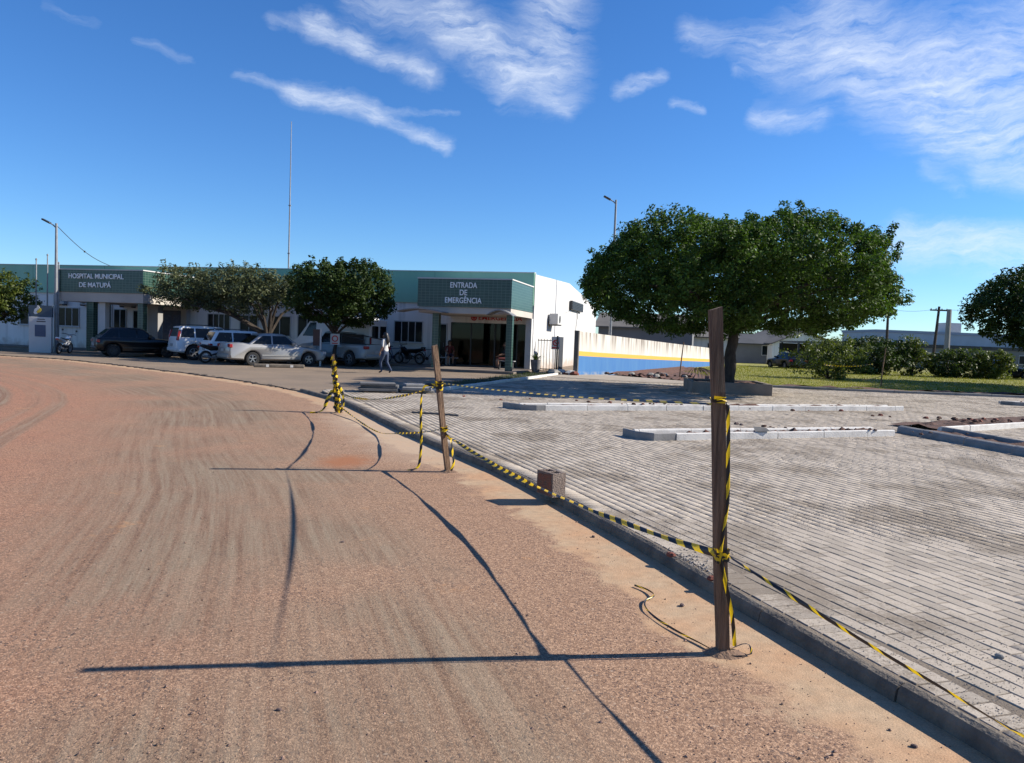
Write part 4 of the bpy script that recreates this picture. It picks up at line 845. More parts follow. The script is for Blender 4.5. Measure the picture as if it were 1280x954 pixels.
for a in ((28.1, 29.55, 1.45, 2.5, 3), (31.2, 32.4, 1.45, 2.5, 2), (34.4, 35.8, 1.45, 2.5, 2), (38, 39.4, 1.45, 2.5, 2), (26.9, 27.4, 1.45, 2.45, 1), (24.75, 25.55, 1.3, 2.5, 2), (23.75, 24.2, 1.3, 2.45, 1), (17.75, 19.15, 1.35, 2.42, 4), (15.95, 17.05, 1.35, 2.4, 2), (13.9, 15.2, 1.35, 2.4, 2), (12.3, 13.4, .95, 2.45, 2), (9.0, 10.8, 1.35, 2.4, 3), (6.05, 7.62, 1.30, 2.36, 4)): window(*a)
def door(s0, s1, z1, m, leafs=1):
    w = empty('door', (0, 0, 0)); w.parent = hosp
    f = MB(); f.box(-s1-.06, -s1, -.05, -.002, .14, z1+.06); f.box(-s0, -s0+.06, -.05, -.002, .14, z1+.06); f.box(-s1, -s0, -.05, -.002, z1, z1+.06); f.build('frame', MT['alu'], w)
    lw = (s1-s0)/leafs
    for i in range(leafs): MB().box(-s1+lw*i+.006, -s1+lw*(i+1)-.006, -.03, -.004, .15, z1-.004).build('leaf', m, w)
    MB().tube([(-s0-.12, -.035, 1.1), (-s0-.12, -.075, 1.1), (-s0-.12, -.075, 1.3), (-s0-.12, -.035, 1.3)], .012, 6).build('handle', MT['steel'], w)
door(4.68, 5.15, 2.28, MT['pane']); door(25.75, 26.35, 2.9, MT['dark_metal'])
# emergency entrance: glazed screen with a dim waiting room behind it
def glass_material():
    m, nt, b = new_mat('clear_glass'); gl = N(nt, 'ShaderNodeBsdfGlossy'); gl.inputs['Roughness'].default_value = .02; tr = N(nt, 'ShaderNodeBsdfTransparent'); tr.inputs[0].default_value = (.34, .42, .40, 1)
    fr = N(nt, 'ShaderNodeFresnel'); fr.inputs[0].default_value = 1.28; ms = N(nt, 'ShaderNodeMixShader'); lk(nt, fr.outputs[0], ms.inputs[0]); lk(nt, tr.outputs[0], ms.inputs[1]); lk(nt, gl.outputs[0], ms.inputs[2]); lk(nt, ms.outputs[0], nt.nodes['Material Output'].inputs['Surface']); return m
GLASS = glass_material()
scr = empty('entrance_screen', (0, 0, 0)); scr.parent = hosp
f = MB()
for x in (-4.45, -3.35, -2.05, -.85, -.36): f.box(x, x+.06, .02, .08, .14, 2.40)
f.box(-4.45, -.30, .02, .08, 2.40, 2.42); f.box(-4.39, -.36, .025, .075, .14, .20); f.build('frame', MT['dark_metal'], scr)
for a, b in ((-4.39, -3.35), (-3.29, -2.05), (-.79, -.36)): MB().box(a, b, .045, .055, .20, 2.40).build('pane', GLASS, scr)
MB().box(-2.3, -1.75, .10, .11, .20, 2.40).build('sliding_pane', GLASS, scr)
MB().box(-4.45, -.30, .26, 7.9, .10, .13).build('room_floor', MT['dark_metal'], hosp)
MB().box(-4.45, -.30, .26, 7.9, 2.75, 2.8).build('room_ceiling', MT['white'], hosp)
MB().box(-4.58, -4.46, .26, 7.9, -.05, 3.3).build('room_wall', mat('teal_room', (.20, .34, .30), None), hosp)
MB().box(-3.4, -1.2, 4.2, 4.9, .13, 1.15).build('reception_desk', mat('desk', (.32, .30, .27), None), hosp)
MB().box(-4.38, -3.36, .056, .060, .22, .36).build('floor_band', mat('blue_band', (.02, .05, .25), None), scr); MB().box(-4.38, -3.36, .056, .060, .36, .42).build('floor_band', mat('yellow_band', (.5, .42, .02), None), scr)
# canopies
def text_mesh(body, size, name, matl, parent, loc, rx=math.pi/2, ext=.015, width=None, spacing=1.0):
    cu = bpy.data.curves.new(name, 'FONT'); cu.body = body; cu.size = size; cu.extrude = ext; cu.align_x = 'CENTER'; cu.align_y = 'CENTER'; cu.space_character = spacing; cu.offset = .004
    tmp = bpy.data.objects.new('tmp', cu); COL.objects.link(tmp); dg = bpy.context.evaluated_depsgraph_get()
    me = bpy.data.meshes.new_from_object(tmp.evaluated_get(dg)); bpy.data.objects.remove(tmp); me.name = name
    if width:
        xs = [v.co.x for v in me.vertices]; k = width/(max(xs)-min(xs)); c = (max(xs)+min(xs))/2
        for v in me.vertices: v.co.x = (v.co.x-c)*k
    o = link_mesh(name, me, matl, parent); o.location = loc; o.rotation_euler = (rx, 0, 0); me.materials.clear(); me.materials.append(matl); return o
def canopy(s0, s1, D, z0, z1, cols, beam):
    c = empty('entrance_canopy', (0, 0, 0)); c.parent = hosp
    MB().box(-s1, -s0, -D, -.102, z0, z1).build('tiled_fascia', TILE, c)
    MB().box(-s1-.03, -s0+.03, -D-.03, -.102, z1, z1+.055).build('capping', MT['white'], c)
    MB().box(-s1+.05, -s0-.02, -D+.05, -.005, z0-beam, z0-.002).build('beam', MT['beige'], c)
    for (a, b, d) in cols: MB().box(-b, -a, -d, -d+.30, .14, z0-beam-.002).build('column', TILE, c)
    return c
ce = canopy(.02, 4.58, 4.62, 3.03, 4.32, [(3.55, 3.87, 4.45), (-.02, .26, 4.45)], .30)
text_mesh('ENTRADA', .36, 'lettering', MT['letter'], ce, (-2.32, -4.64, 4.03), width=1.30)
text_mesh('DE', .36, 'lettering', MT['letter'], ce, (-2.32, -4.64, 3.69), width=.36)
text_mesh('EMERGÊNCIA', .36, 'lettering', MT['letter'], ce, (-2.32, -4.64, 3.33), width=1.78)
cm = canopy(19.75, 25.1, 4.62, 3.27, 4.44, [(19.9, 20.25, 4.4), (23.0, 23.45, 4.4)], .50)
text_mesh('HOSPITAL MUNICIPAL', .36, 'lettering', MT['letter'], cm, (-22.65, -4.64, 4.10), width=3.45)
text_mesh('DE MATUPÁ', .36, 'lettering', MT['letter'], cm, (-22.70, -4.64, 3.64), width=2.0)
MB().box(-21.0, -20.45, -2.6, -2.2, .14, 2.76).build('inner_column', MT['grey_paint'], cm)
MB().box(-22.75, -22.35, -4.3, -4.0, .14, 2.76).build('inner_column', MT['white'], cm)
# red EMERGENCIA over the glass doors with a round mark before it
em = empty('emergency_sign', (0, 0, 0)); em.parent = hosp
text_mesh('EMERGÊNCIA', .30, 'lettering', MT['letter_red'], em, (-1.75, -.02, 2.68), width=2.35)
r_ = MB(); r_.lathe([(.11, 0), (.17, 0), (.17, .03), (.11, .03), (.11, 0)], 20, T=Matrix.Translation((-3.18, -.004, 2.70)) @ Matrix.Rotation(math.pi/2, 4, 'X')); r_.box(-3.22, -3.14, -.03, -.004, 2.61, 2.79); r_.box(-3.27, -3.09, -.032, -.004, 2.66, 2.74); r_.build('round_mark', MT['letter_red'], em)
# white frame around the side of the entrance, notice panel, poster wall
hb('side_frame', -.005, .30, .002, .35, .14, 2.72, MT['white'])
pp_ = empty('notice_board', (0, 0, 0)); pp_.parent = hosp
MB().box(-22.95, -20.35, -.35, -.002, .14, 2.75).build('surround', MT['beige'], pp_); MB().box(-22.55, -20.72, -.37, -.352, .85, 2.55).build('panel', mat('blue_panel', (.018, .026, .075), (.05, .035, .08), 2.5, .35, lo=.45, hi=.6), pp_)
for i in range(3): MB().box(-22.45+.62*i, -21.95+.62*i, -.376, -.371, 1.2, 2.3).build('sheet', mat('blue_sheet', (.03, .045, .11), (.12, .13, .17), 6, .5, lo=.5, hi=.75), pp_)
# arched polycarbonate awnings
def awning(name, label, s0, s1, d0, d1, z0, rise):
    e = empty(name, hw(0, 0), HA, label, 'awning', 'arched awnings under the emergency canopy')
    n = 12; vs = []; 
    for k, dz in ((0, 0), (1, -.012)):
        for j in (0, 1):
            for i in range(n+1):
                t = i/n; vs.append((-(s0+(s1-s0)*t), -(d0 if j == 0 else d1), z0+rise*math.sin(math.pi*min(1, t*1.0))+dz))
    m = n+1; fs = [(i, i+1, m+i+1, m+i) for i in range(n)] + [(2*m+i+1, 2*m+i, 3*m+i, 3*m+i+1) for i in range(n)] + [(i+1, i, 2*m+i, 2*m+i+1) for i in range(n)] + [(m+i, m+i+1, 3*m+i+1, 3*m+i) for i in range(n)]
    MB().add(vs, fs).build('sheet', mat('polycarbonate', (.34, .34, .335), (.27, .27, .265), 3, .35), e, True)
    fr = MB()
    for d in (d0, (d0+d1)/2, d1): fr.tube([(-(s0+(s1-s0)*i/n), -d, z0+rise*math.sin(math.pi*i/n)-.035) for i in range(n+1)], .022, 6)
    fr.build('rib', MT['steel'], e)
    MB().tube([(-s0, -d0, z0-.03), (-s0, -d1, z0-.03)], .02, 6).build('rail', MT['steel'], e); MB().tube([(-s1, -d0, z0-.03), (-s1, -d1, z0-.03)], .02, 6).build('rail', MT['steel'], e)
awning('arched_awning', 'wide shallow grey arched awning left of the emergency entrance', 3.0, 5.25, 4.7, 5.6, 2.76, .15)
awning('arched_awning', 'short grey arched awning above the right entrance column', -.25, .92, 4.7, 5.5, 2.72, .22)

# ---- wall-mounted and standing things
def ac_unit(label, s, d, z, w=.8, h=.55, rz=0):
    e = empty('air_conditioner', hw(s, d, z), HA+rz, label, 'air conditioner', 'air conditioner units on the hospital walls')
    MB().box(-w/2, w/2, -.30, -.02, 0, h).build('case', MT['grey_plastic'], e, bevel=.02)
    MB().lathe([(.0, 0), (h*.36, 0), (h*.36, .012), (h*.30, .018), (0, .012)], 16, T=Matrix.Translation((-w*.14, -.302, h/2)) @ Matrix.Rotation(math.pi/2, 4, 'X')).build('fan_grille', MT['dark_metal'], e)
    MB().box(-w/2+.08, -w/2+.11, -.34, 0, -.06, -.002).build('bracket', MT['dark_metal'], e); MB().box(w/2-.11, w/2-.08, -.34, 0, -.06, -.002).build('bracket', MT['dark_metal'], e)
ac_unit('air conditioner on the front wall far left, beside the main canopy', 29.3, 0, 2.72)
ac_unit('air conditioner on the front wall half hidden by the main canopy column', 27.4, 0, 2.72)
ac_unit('air conditioner over the small window under the main canopy', 24.5, 0, 2.70, 1.0)
def hside(yd, out, z): c, n = math.cos(HA), math.sin(HA); x, y = out, yd; return (HX+x*c-y*n, HY+x*n+y*c, z)
e = empty('air_conditioner', hside(4.5, .035, 2.55), HA+math.pi/2, 'white air conditioner high on the sunlit side wall', 'air conditioner', 'air conditioner units on the hospital walls')
MB().box(-.75, .65, -.55, -.05, 0, .62).build('case', MT['white'], e, bevel=.02); MB().box(.66, .672, -.5, -.1, .06, .56).build('side_grille', MT['grey_plastic'], e); MB().box(-.7, .6, -.5, .0, -.05, -.003).build('bracket', MT['dark_metal'], e)
MB().lathe([(0, 0), (.22, 0), (.22, .012), (0, .016)], 16, T=Matrix.Translation((-.2, -.552, .31)) @ Matrix.Rotation(math.pi/2, 4, 'X')).build('fan_grille', MT['dark_metal'], e)
e = empty('vent_box', hside(12.8, .04, 3.72), HA+math.pi/2, 'dark louvred vent box on the sunlit side wall', 'vent box')
MB().box(-2.3, 2.3, -.16, -.01, 0, .56).build('case', MT['dark_metal'], e)
for i in range(5): MB().box(-2.2, 2.2, -.19, -.162, .05+.1*i, .10+.1*i).build('louvre', MT['black_plastic'], e)
c_ = MB(); c_.tube([hside(13.5, .06, 3.7), hside(13.6, .06, 3.2), hside(13.1, .07, 2.4), hside(13.2, .07, 1.6)], .03, 6); tag(c_.build('drain_pipe', MT['grey_plastic']), 'grey pipe hanging below the vent box on the side wall', 'pipe')
c_ = MB(); c_.tube([hside(6.2, .03, 3.1), hside(9, .03, 3.42), hside(11.6, .03, 3.72)], .012, 5); tag(c_.build('cable', MT['grey_plastic']), 'thin cable slanting across the side wall to the vent box', 'cable')
# antenna mast
e = empty('antenna_mast', (-14.44, 49.0, 0), 0, 'very tall thin antenna mast rising behind the hospital roof', 'antenna')
MB().tube([(0, 0, 0), (0, 0, 9), (-.02, 0, 14.75)], [.055, .045, .022], 8).build('pole', MT['steel'], e)
for z in (6.5, 9.5): MB().box(-.07, .07, -.07, .07, z, z+.06).build('collar', MT['steel'], e)
# lamp posts
def lamp(label, x, y, h, rz, ln=1.0):
    e = empty('street_lamp', (x, y, 0), rz, label, 'street lamp', 'street lamps')
    MB().tube([(0, 0, 0), (0, 0, h*.5), (0, 0, h)], [.10, .085, .06], 10).build('pole', MT['steel'], e); MB().lathe([(.16, 0), (.16, .02), (.11, .05), (.10, .2)], 10).build('base', MT['steel'], e)
    MB().tube([(0, 0, h-.25), (-.15, 0, h-.1), (-.35*ln, 0, h+.02)], .035, 6).build('arm', MT['steel'], e)
    MB().box(-.22, .24, -.12, .12, -.04, .05, T=Matrix.Translation((-.35*ln-.16, 0, h+.09)) @ Matrix.Rotation(rad(26), 4, 'Y')).build('lamp_head', MT['dark_metal'], e, bevel=.025)
    return e
lamp('grey street lamp before the main canopy, wire slanting from its head', -24.0, 40.3, 6.75, rad(5))
lamp('dark street lamp whose head shows above the clipped plaza tree', 5.75, 46, 10.1, rad(4), 1.1)
a, b = Vector((-23.95, 40.3, 6.6)), Vector(hw(26.3, -1, 5.05)); c_ = MB(); c_.tube([a.lerp(b, t)-Vector((0, 0, .35*math.sin(3.14*t))) for t in np.linspace(0, 1, 12)], .018, 5); c_.lathe([(0, -.06), (.05, -.03), (.05, .03), (0, .06)], 8, T=Matrix.Translation(a.lerp(b, .42)-Vector((0, 0, .34)))); tag(c_.build('overhead_wire', MT['dark_metal']), 'thin wire slanting from the grey street lamp to the roof', 'wire')
# flag poles
for i, (x, h, lb) in enumerate(((-25.6, 4.9, 'bare thin flag pole, leftmost of three beside the sign totem'), (-25.0, 5.15, 'tallest middle bare flag pole beside the sign totem'), (-24.4, 4.75, 'bare thin flag pole, the one nearest the street lamp'))):
    e = empty('flag_pole', (x, 41.2, 0), 0, lb, 'flag pole', 'flag poles'); MB().tube([(0, 0, 0), (0, 0, h)], [.045, .03], 8).build('pole', MT['steel'], e); MB().lathe([(0, .1), (.05, .05), (.05, 0), (.03, -.02)], 8, T=Matrix.Translation((0, 0, h))).build('finial', MT['steel'], e)
# sign totem with its leaf-shaped emblem
e = empty('sign_totem', (-24.35, 39.6, 0), rad(12), 'white sign totem with blue panel and coloured leaf emblem on top', 'sign')
MB().box(-.52, .52, -.12, .12, 0, 1.85).build('body', MT['white'], e, bevel=.012); MB().box(-.24, .26, -.135, -.122, .85, 1.45).build('panel', mat('totem_panel', (.045, .085, .16), (.06, .10, .19), 4, .4), e)
MB().box(-.12, .22, -.130, -.122, 1.72, 1.76).build('printed_line', MT['dark_metal'], e); MB().box(-.16, .26, -.130, -.122, 1.60, 1.65).build('printed_line', MT['dark_metal'], e)
MB().box(-.55, .55, -.08, .08, 1.853, 2.45).build('top_panel', mat('totem_top', (.07, .11, .15), None), e)
em_ = empty('emblem', (-.12, -.1, 2.18)); em_.parent = e
for (x, z, a, l, c) in ((-.08, .03, 60, .22, (.66, .68, .70)), (.03, .14, 100, .22, (.70, .70, .66)), (.06, -.03, 40, .22, (.70, .50, .03)), (-.10, -.12, 150, .16, (.55, .62, .70)), (.10, .02, 75, .20, (.72, .55, .05)), (.0, .06, 80, .16, (.08, .22, .5))):
    pts = [(l*(t-.5)*1.25, .07*math.sin(math.pi*t)*(1 if k == 0 else -1)) for k, ts in ((0, np.linspace(0, 1, 9)), (1, np.linspace(1, 0, 9)[1:-1])) for t in ts]
    MB().prism(pts, 0, .02, T=Matrix.Translation((x, -.003-abs(x)*.02, z)) @ Matrix.Rotation(math.pi/2, 4, 'X') @ Matrix.Rotation(rad(a), 4, 'Z')).build('petal', mat('petal', c, None, rough=.4), em_)

# ================================================================ PAINTED WALL
def painted_wall():
    m, nt, b = new_mat('painted_wall'); ge = N(nt, 'ShaderNodeNewGeometry'); at = N(nt, 'ShaderNodeAttribute', attribute_name='up'); al = N(nt, 'ShaderNodeAttribute', attribute_name='run')
    z = at.outputs['Fac']; x = al.outputs['Fac']
    def no(sx, sz, sc, det=5):
        c = N(nt, 'ShaderNodeCombineXYZ'); lk(nt, mth(nt, 'MULTIPLY', x, sx), c.inputs[0]); lk(nt, mth(nt, 'MULTIPLY', z, sz), c.inputs[1]); n = N(nt, 'ShaderNodeTexNoise'); n.inputs['Scale'].default_value = sc; n.inputs['Detail'].default_value = det; lk(nt, c.outputs[0], n.inputs['Vector']); return n.outputs[0]
    def mr(v, a, b_, c=0., d=1.):
        n = N(nt, 'ShaderNodeMapRange'); n.inputs[1].default_value = a; n.inputs[2].default_value = b_; n.inputs[3].default_value = c; n.inputs[4].default_value = d; lk(nt, v, n.inputs[0]); return n.outputs[0]
    def mix(f, a, c):
        n = N(nt, 'ShaderNodeMix', data_type='RGBA'); lk(nt, f, n.inputs['Factor'])
        for k, v in (('A', a), ('B', c)):
            if isinstance(v, tuple): n.inputs[k].default_value = v+(1,)
            else: lk(nt, v, n.inputs[k])
        return n.outputs['Result']
    wht = mix(mr(no(.5, .5, 1.3), .35, .65), (.57, .545, .50), (.47, .44, .39))
    run = mth(nt, 'MULTIPLY', mr(no(2.6, .18, 1.3, 6), .44, .62), mr(z, 1.15, 2.0))     # rain stains run down from the coping
    wht = mix(mth(nt, 'MULTIPLY', run, .85), wht, (.12, .09, .065))
    blu = mix(mr(no(1.2, .3, 1.6), .35, .7), (.026, .125, .32), (.042, .15, .33))
    blu = mix(mth(nt, 'MULTIPLY', mr(no(.8, 1.3, 1.7), .42, .60), mr(z, .28, .04)), blu, (.36, .33, .29))
    yel = (.60, .33, .045)
    c1 = mix(mth(nt, 'GREATER_THAN', z, .98), blu, yel); c2 = mix(mth(nt, 'GREATER_THAN', z, 1.20), c1, wht)
    lk(nt, c2, b.inputs['Base Color']); b.inputs['Roughness'].default_value = .85
    A, B = WALL_A, WALL_B; L = np.linalg.norm(B-A); t = (B-A)/L; nr = np.array((-t[1], t[0])); vs = []; up = []; rn = []; n = 40; hs = (-.25, 0, .5, .97, .99, 1.19, 1.21, 1.7, 2.13)
    for k in (0, 1):
        for i in range(n+1):
            for h in hs:
                p = A+t*L*i/n+nr*(.15 if k else 0); drop = .62*(i/n)**.9*1.0
                vs.append((p[0], p[1], h-drop)); up.append(h); rn.append(L*i/n+k*3)
    q = len(hs); o_ = (n+1)*q; fs = []
    for i in range(n):
        for j in range(q-1): fs += [(i*q+j, (i+1)*q+j, (i+1)*q+j+1, i*q+j+1), (o_+i*q+j+1, o_+(i+1)*q+j+1, o_+(i+1)*q+j, o_+i*q+j)]
        fs.append((i*q+q-1, (i+1)*q+q-1, o_+(i+1)*q+q-1, o_+i*q+q-1))
    e = empty('boundary_wall', (0, 0, 0), 0, 'weathered boundary wall painted blue below a yellow stripe, white above', 'wall')
    me = bpy.data.meshes.new('panel'); me.from_pydata(vs, [], fs)
    for nm, v in (('up', up), ('run', rn)): a = me.attributes.new(nm, 'FLOAT', 'POINT'); a.data.foreach_set('value', np.array(v, np.float32))
    link_mesh('panel', me, m, e)
    p = A-t*.30; M_ = RZ(math.atan2(t[1], t[0]), (A[0], A[1], 0)); MB().box(-.14, -.004, -.03, .18, -.1, 2.15, T=M_).build('wall_end_shade', mat('painted_end_shade', (.17, .16, .145), (.10, .095, .09), 3, .9), e)  # shade of the wall's end face painted as a thin dark box
painted_wall()

# ================================================================ VEHICLES
def inset_poly(P, d):
    n = len(P); out = []
    area = sum(P[i][0]*P[(i+1) % n][1]-P[(i+1) % n][0]*P[i][1] for i in range(n)); sg = 1 if area > 0 else -1
    for i in range(n):
        a, b, c = Vector(P[i-1]), Vector(P[i]), Vector(P[(i+1) % n]); u = (b-a); v = (c-b)
        u = u.normalized() if u.length else v.normalized(); v = v.normalized() if v.length else u
        n1 = Vector((-u.y, u.x)); n2 = Vector((-v.y, v.x)); m = n1+n2
        m = n1 if m.length < .2 else m.normalized(); k = max(.5, m.dot(n1)); out.append(tuple(b+m*sg*d/k))
    return out
def pillow(P, hw_, slices=((-1, .07), (-.965, .028), (-.88, .004), (0, 0), (.88, .004), (.965, .028), (1, .07))):
    """profile P (x,z) drawn across the width; hw_(x,z) gives the half width; the rims are rounded off"""
    n = len(P); vs = []; fs = []
    for f, d in slices:
        Q = inset_poly(P, d) if d else P
        vs += [(x, f*hw_(x, z), z) for x, z in Q]
    m = len(slices)
    for i in range(m-1): fs += [(i*n+j, i*n+(j+1) % n, (i+1)*n+(j+1) % n, (i+1)*n+j) for j in range(n)]
    fs += [tuple(range(n-1, -1, -1)), tuple((m-1)*n+j for j in range(n))]
    return MB().add(vs, fs)
def wheel(parent, x, y, r, w, side, hub=MT['rim'], spokes=5):
    e = empty('wheel', (x, y, r)); e.parent = parent
    R_ = Matrix.Rotation(-side*math.pi/2, 4, 'X')
    MB().lathe([(r*.62, -w/2), (r*.93, -w/2), (r, -w*.36), (r, w*.36), (r*.93, w/2), (r*.62, w/2), (r*.60, 0), (r*.62, -w/2)], 22, T=R_).build('tyre', MT['tyre'], e, True)
    m = MB(); m.lathe([(r*.63, w*.42), (r*.55, w*.46), (r*.55, w*.2), (0, w*.2)], 22, mi=1, T=R_); m.lathe([(r*.64, -w*.3), (r*.645, w*.44), (r*.56, w*.47), (r*.555, w*.3)], 22, T=R_)
    for k in range(spokes): m.box(-r*.075, r*.075, 0, r*.6, w*.25, w*.40, T=R_ @ Matrix.Rotation(2*math.pi*k/spokes, 4, 'Z'))
    m.lathe([(0, w*.43), (r*.13, w*.41), (r*.15, w*.25)], 12, T=R_); m.build('rim', [hub, MT['black_plastic']], e)
def arc(xc, zc, R, a0, a1, n=9): return [(xc+R*math.cos(rad(a0+(a1-a0)*i/n)), zc+R*math.sin(rad(a0+(a1-a0)*i/n))) for i in range(n+1)]
def car(name, label, cat, loc, heading, paint, L=4.0, W=1.68, H=1.46, wb=2.45, wr=.30, ground=.24, belt=.92, hood=.86, nose=.66, tail=.88, wsb=.62, wst=.02, rft=-1.35, rbb=-1.86, over_f=.78, group='vehicles parked before the hospital', rear_lamp='low', wagon=False, deck=None, rails=False, pillars=(-.42,), hub=None):
    e = empty(name, loc, heading, label, cat, group)
    xf = L/2-over_f; xr = xf-wb; g = ground; hwid = W/2; R = wr+.055
    P = [(-L/2+.07, g+.03), (xr-R, g)] + arc(xr, wr, R, 180-8, 8) + [(xr+R, g), (xf-R, g)] + arc(xf, wr, R, 172, 8) + [(xf+R, g), (L/2-.10, g+.02), (L/2, g+.20), (L/2-.01, nose-.08), (L/2-.10, nose+.05), (L/2-.45, hood-.03), (wsb+.1, hood+.06), (wsb-.15, belt+.02)]
    if deck: P += [(rbb+.12, belt+.02), (deck[0], deck[1]), (-L/2+.06, deck[1]-.03), (-L/2, deck[1]-.16), (-L/2-.005, g+.25)]
    else: P += [(rbb+.15, belt+.02), (-L/2+.03, tail), (-L/2-.0, tail-.25), (-L/2-.02, g+.25)]
    def hb_(x, z):
        k = 1-.06*max(0, (abs(x)-L/2+.75)/.75)**2-.05*max(0, (z-.55))/.5-.05*max(0, .45-z)/.3
        return hwid*k
    pillow(P, hb_).build('body', paint, e, True)
    def hc(x, z): return hwid*(.945-.05)-max(0, z-belt)*.30+.0*x
    C = [(rbb, belt-.05), (wsb, belt-.05), (wst, H-.05), (wst-.18, H-.012), ((wst+rft)/2, H), (rft+.2, H-.02), (rft, H-.06)]
    pillow(C, hc, ((-1, .05), (-.95, .016), (-.85, 0), (0, 0), (.85, 0), (.95, .016), (1, .05))).build('cabin', paint, e, True)
    # glazing
    zb, zt = belt+.035, H-.115
    def xa(z): return wsb+(wst-wsb)*(z-belt+.05)/(H-belt)      # windscreen line
    def xb(z): return rbb+(rft-rbb)*(z-belt+.05)/(H-.06-belt+.05)
    cuts = [xb(zb)+.13] + sorted(pillars) + [xa(zb)-.14]
    for sd_ in (-1, 1):
        for i in range(len(cuts)-1):
            a, b = cuts[i]+(.035 if i else 0), cuts[i+1]-(.035 if i < len(cuts)-2 else 0)
            at_ = a if i else xb(zt)+.13; bt_ = b if i < len(cuts)-2 else xa(zt)-.11
            q = [(a, zb), (b, zb), (bt_, zt), (at_, zt)]
            vs = [(x, sd_*(hc(x, z)+.004), z) for x, z in q]+[(x, sd_*(hc(x, z)-.03), z) for x, z in q]
            MB().add(vs, [(0, 1, 2, 3), (0, 4, 5, 1), (1, 5, 6, 2), (2, 6, 7, 3), (3, 7, 4, 0)]).build('side_window', MT['glass_dark'], e)
    def glassq(x0, z0, x1, z1, nx, nz, nm, ins=.10):
        vs = [(x, s*(hc(x, z)-ins), z) for (x, z) in ((x0, z0), (x1, z1)) for s in (-1, 1)]; vs = [(x+nx*.008, y, z+nz*.008) for x, y, z in vs]+[(x-nx*.03, y, z-nz*.03) for x, y, z in vs]
        MB().add(vs, [(0, 1, 3, 2), (0, 4, 5, 1), (1, 5, 7, 3), (3, 7, 6, 2), (2, 6, 4, 0)]).build(nm, MT['glass_dark'], e)
    dx, dz = wst-wsb, H-belt; l = math.hypot(dx, dz); glassq(xa(zb+.02), zb+.02, xa(zt+.03), zt+.03, dz/l, -dx/l, 'windscreen')
    dx, dz = rft-rbb, H-belt; l = math.hypot(dx, dz); glassq(xb(zb+.03), zb+.03, xb(zt+.0), zt+.0, -dz/l, dx/l, 'rear_window', .13)
    # wheels and dark arches
    for x in (xr, xf):
        for s in (-1, 1): wheel(e, x, s*(hwid-.115), wr, .19, s, hub or MT['rim'])
    MB().box(xr-R+.02, xf+R-.02, -hwid+.25, hwid-.25, g-.05, wr*2+.02).build('underbody', MT['black_plastic'], e)
    # lamps, plates, mirrors, handles, seams
    for s in (-1, 1):
        if rear_lamp == 'high':
            MB().box(-.05, .06, -.07, .07, 0, .52, T=Matrix.Translation((-L/2+.06, s*(hwid-.13), belt-.12)) @ Matrix.Rotation(rad(10), 4, 'Y')).build('tail_light', MT['red_lens'], e, bevel=.015)
        else:
            zt_ = (deck[1] if deck else tail)-.22
            MB().box(-.04, .10, -.19, .10, 0, .15, T=Matrix.Translation((-L/2+.035, s*(hwid-.15), zt_)) @ Matrix.Rotation(0, 4, 'Z')).build('tail_light', MT['red_lens'], e, bevel=.02)
        MB().box(-.16, .03, -.20, .12, 0, .14, T=Matrix.Translation((L/2-.07, s*(hwid-.24), nose-.10)) @ Matrix.Rotation(-s*rad(12), 4, 'Z')).build('headlight', MT['clear_lens'], e, bevel=.02)
        MB().box(-.07, .07, -.10, .10, 0, .13, T=Matrix.Translation((xa(zb)-.28, s*(hc(0, belt)+.10), belt+.03))).build('mirror', paint, e, bevel=.025)
        for c in list(pillars)+[cuts[-1]+.02]:
            x = c-.02; y = hb_(x, .7); MB().box(x-.006, x+.006, -.004, .004, g+.12, belt-.01, T=Matrix.Translation((0, s*(y*.985), 0))).build('door_seam', MT['black_plastic'], e)
        for c in list(pillars): MB().box(c-.24, c-.08, -.015, .02*1, 0, .03, T=Matrix.Translation((0, s*(hb_(c, .8)*.985), belt-.13))).build('door_handle', paint, e)
        MB().box(xr+R+.05, xf-R-.05, -.012, .012, g+.20, g+.26, T=Matrix.Translation((0, s*hb_(0, g+.2), 0))).build('side_moulding', paint, e)
    MB().box(-L/2-.032, -L/2-.012, -.2, .2, (tail if not deck else deck[1])-.40, (tail if not deck else deck[1])-.27).build('number_plate', MT['plate'], e)
    MB().box(-L/2-.05, -L/2+.12, -hwid*.86, hwid*.86, g+.08, g+.24).build('rear_bumper', paint, e, bevel=.03); MB().box(L/2-.1, L/2+.015, -hwid*.6, hwid*.6, g+.10, g+.26).build('grille', MT['black_plastic'], e, bevel=.02)
    if rails:
        for s in (-1, 1): MB().tube([(rft+.1, s*(hc(0, H)-.08), H-.03), (rft+.2, s*(hc(0, H)-.08), H+.05), (wst-.35, s*(hc(0, H)-.08), H+.05), (wst-.2, s*(hc(0, H)-.08), H-.02)], .018, 6).build('roof_rail', MT['dark_metal'], e)
    return e
HD = rad(38); ev = Vector((-math.cos(rad(14)), math.sin(rad(14)), 0)); S0 = Vector((-11.0, 35.2, .028))
car('parked_car', 'silver saloon car parked nearest the dark clipped tree', 'car', S0, HD, MT['silver_car'], L=4.5, W=1.72, H=1.45, wb=2.6, belt=.93, hood=.84, wsb=1.02, wst=.33, rft=-.78, rbb=-1.46, deck=(-1.62, 1.00), over_f=.86, pillars=(-.32,))
car('parked_car', 'white estate car with roof rails half hidden behind the silver car', 'car', (-12.75, 37.2, .028), HD, MT['white_car'], L=4.3, W=1.7, H=1.52, wb=2.5, belt=.95, hood=.9, wsb=.78, wst=.15, rft=-1.75, rbb=-2.08, tail=.95, rails=True, rear_lamp='low', pillars=(-1.05, -.15))
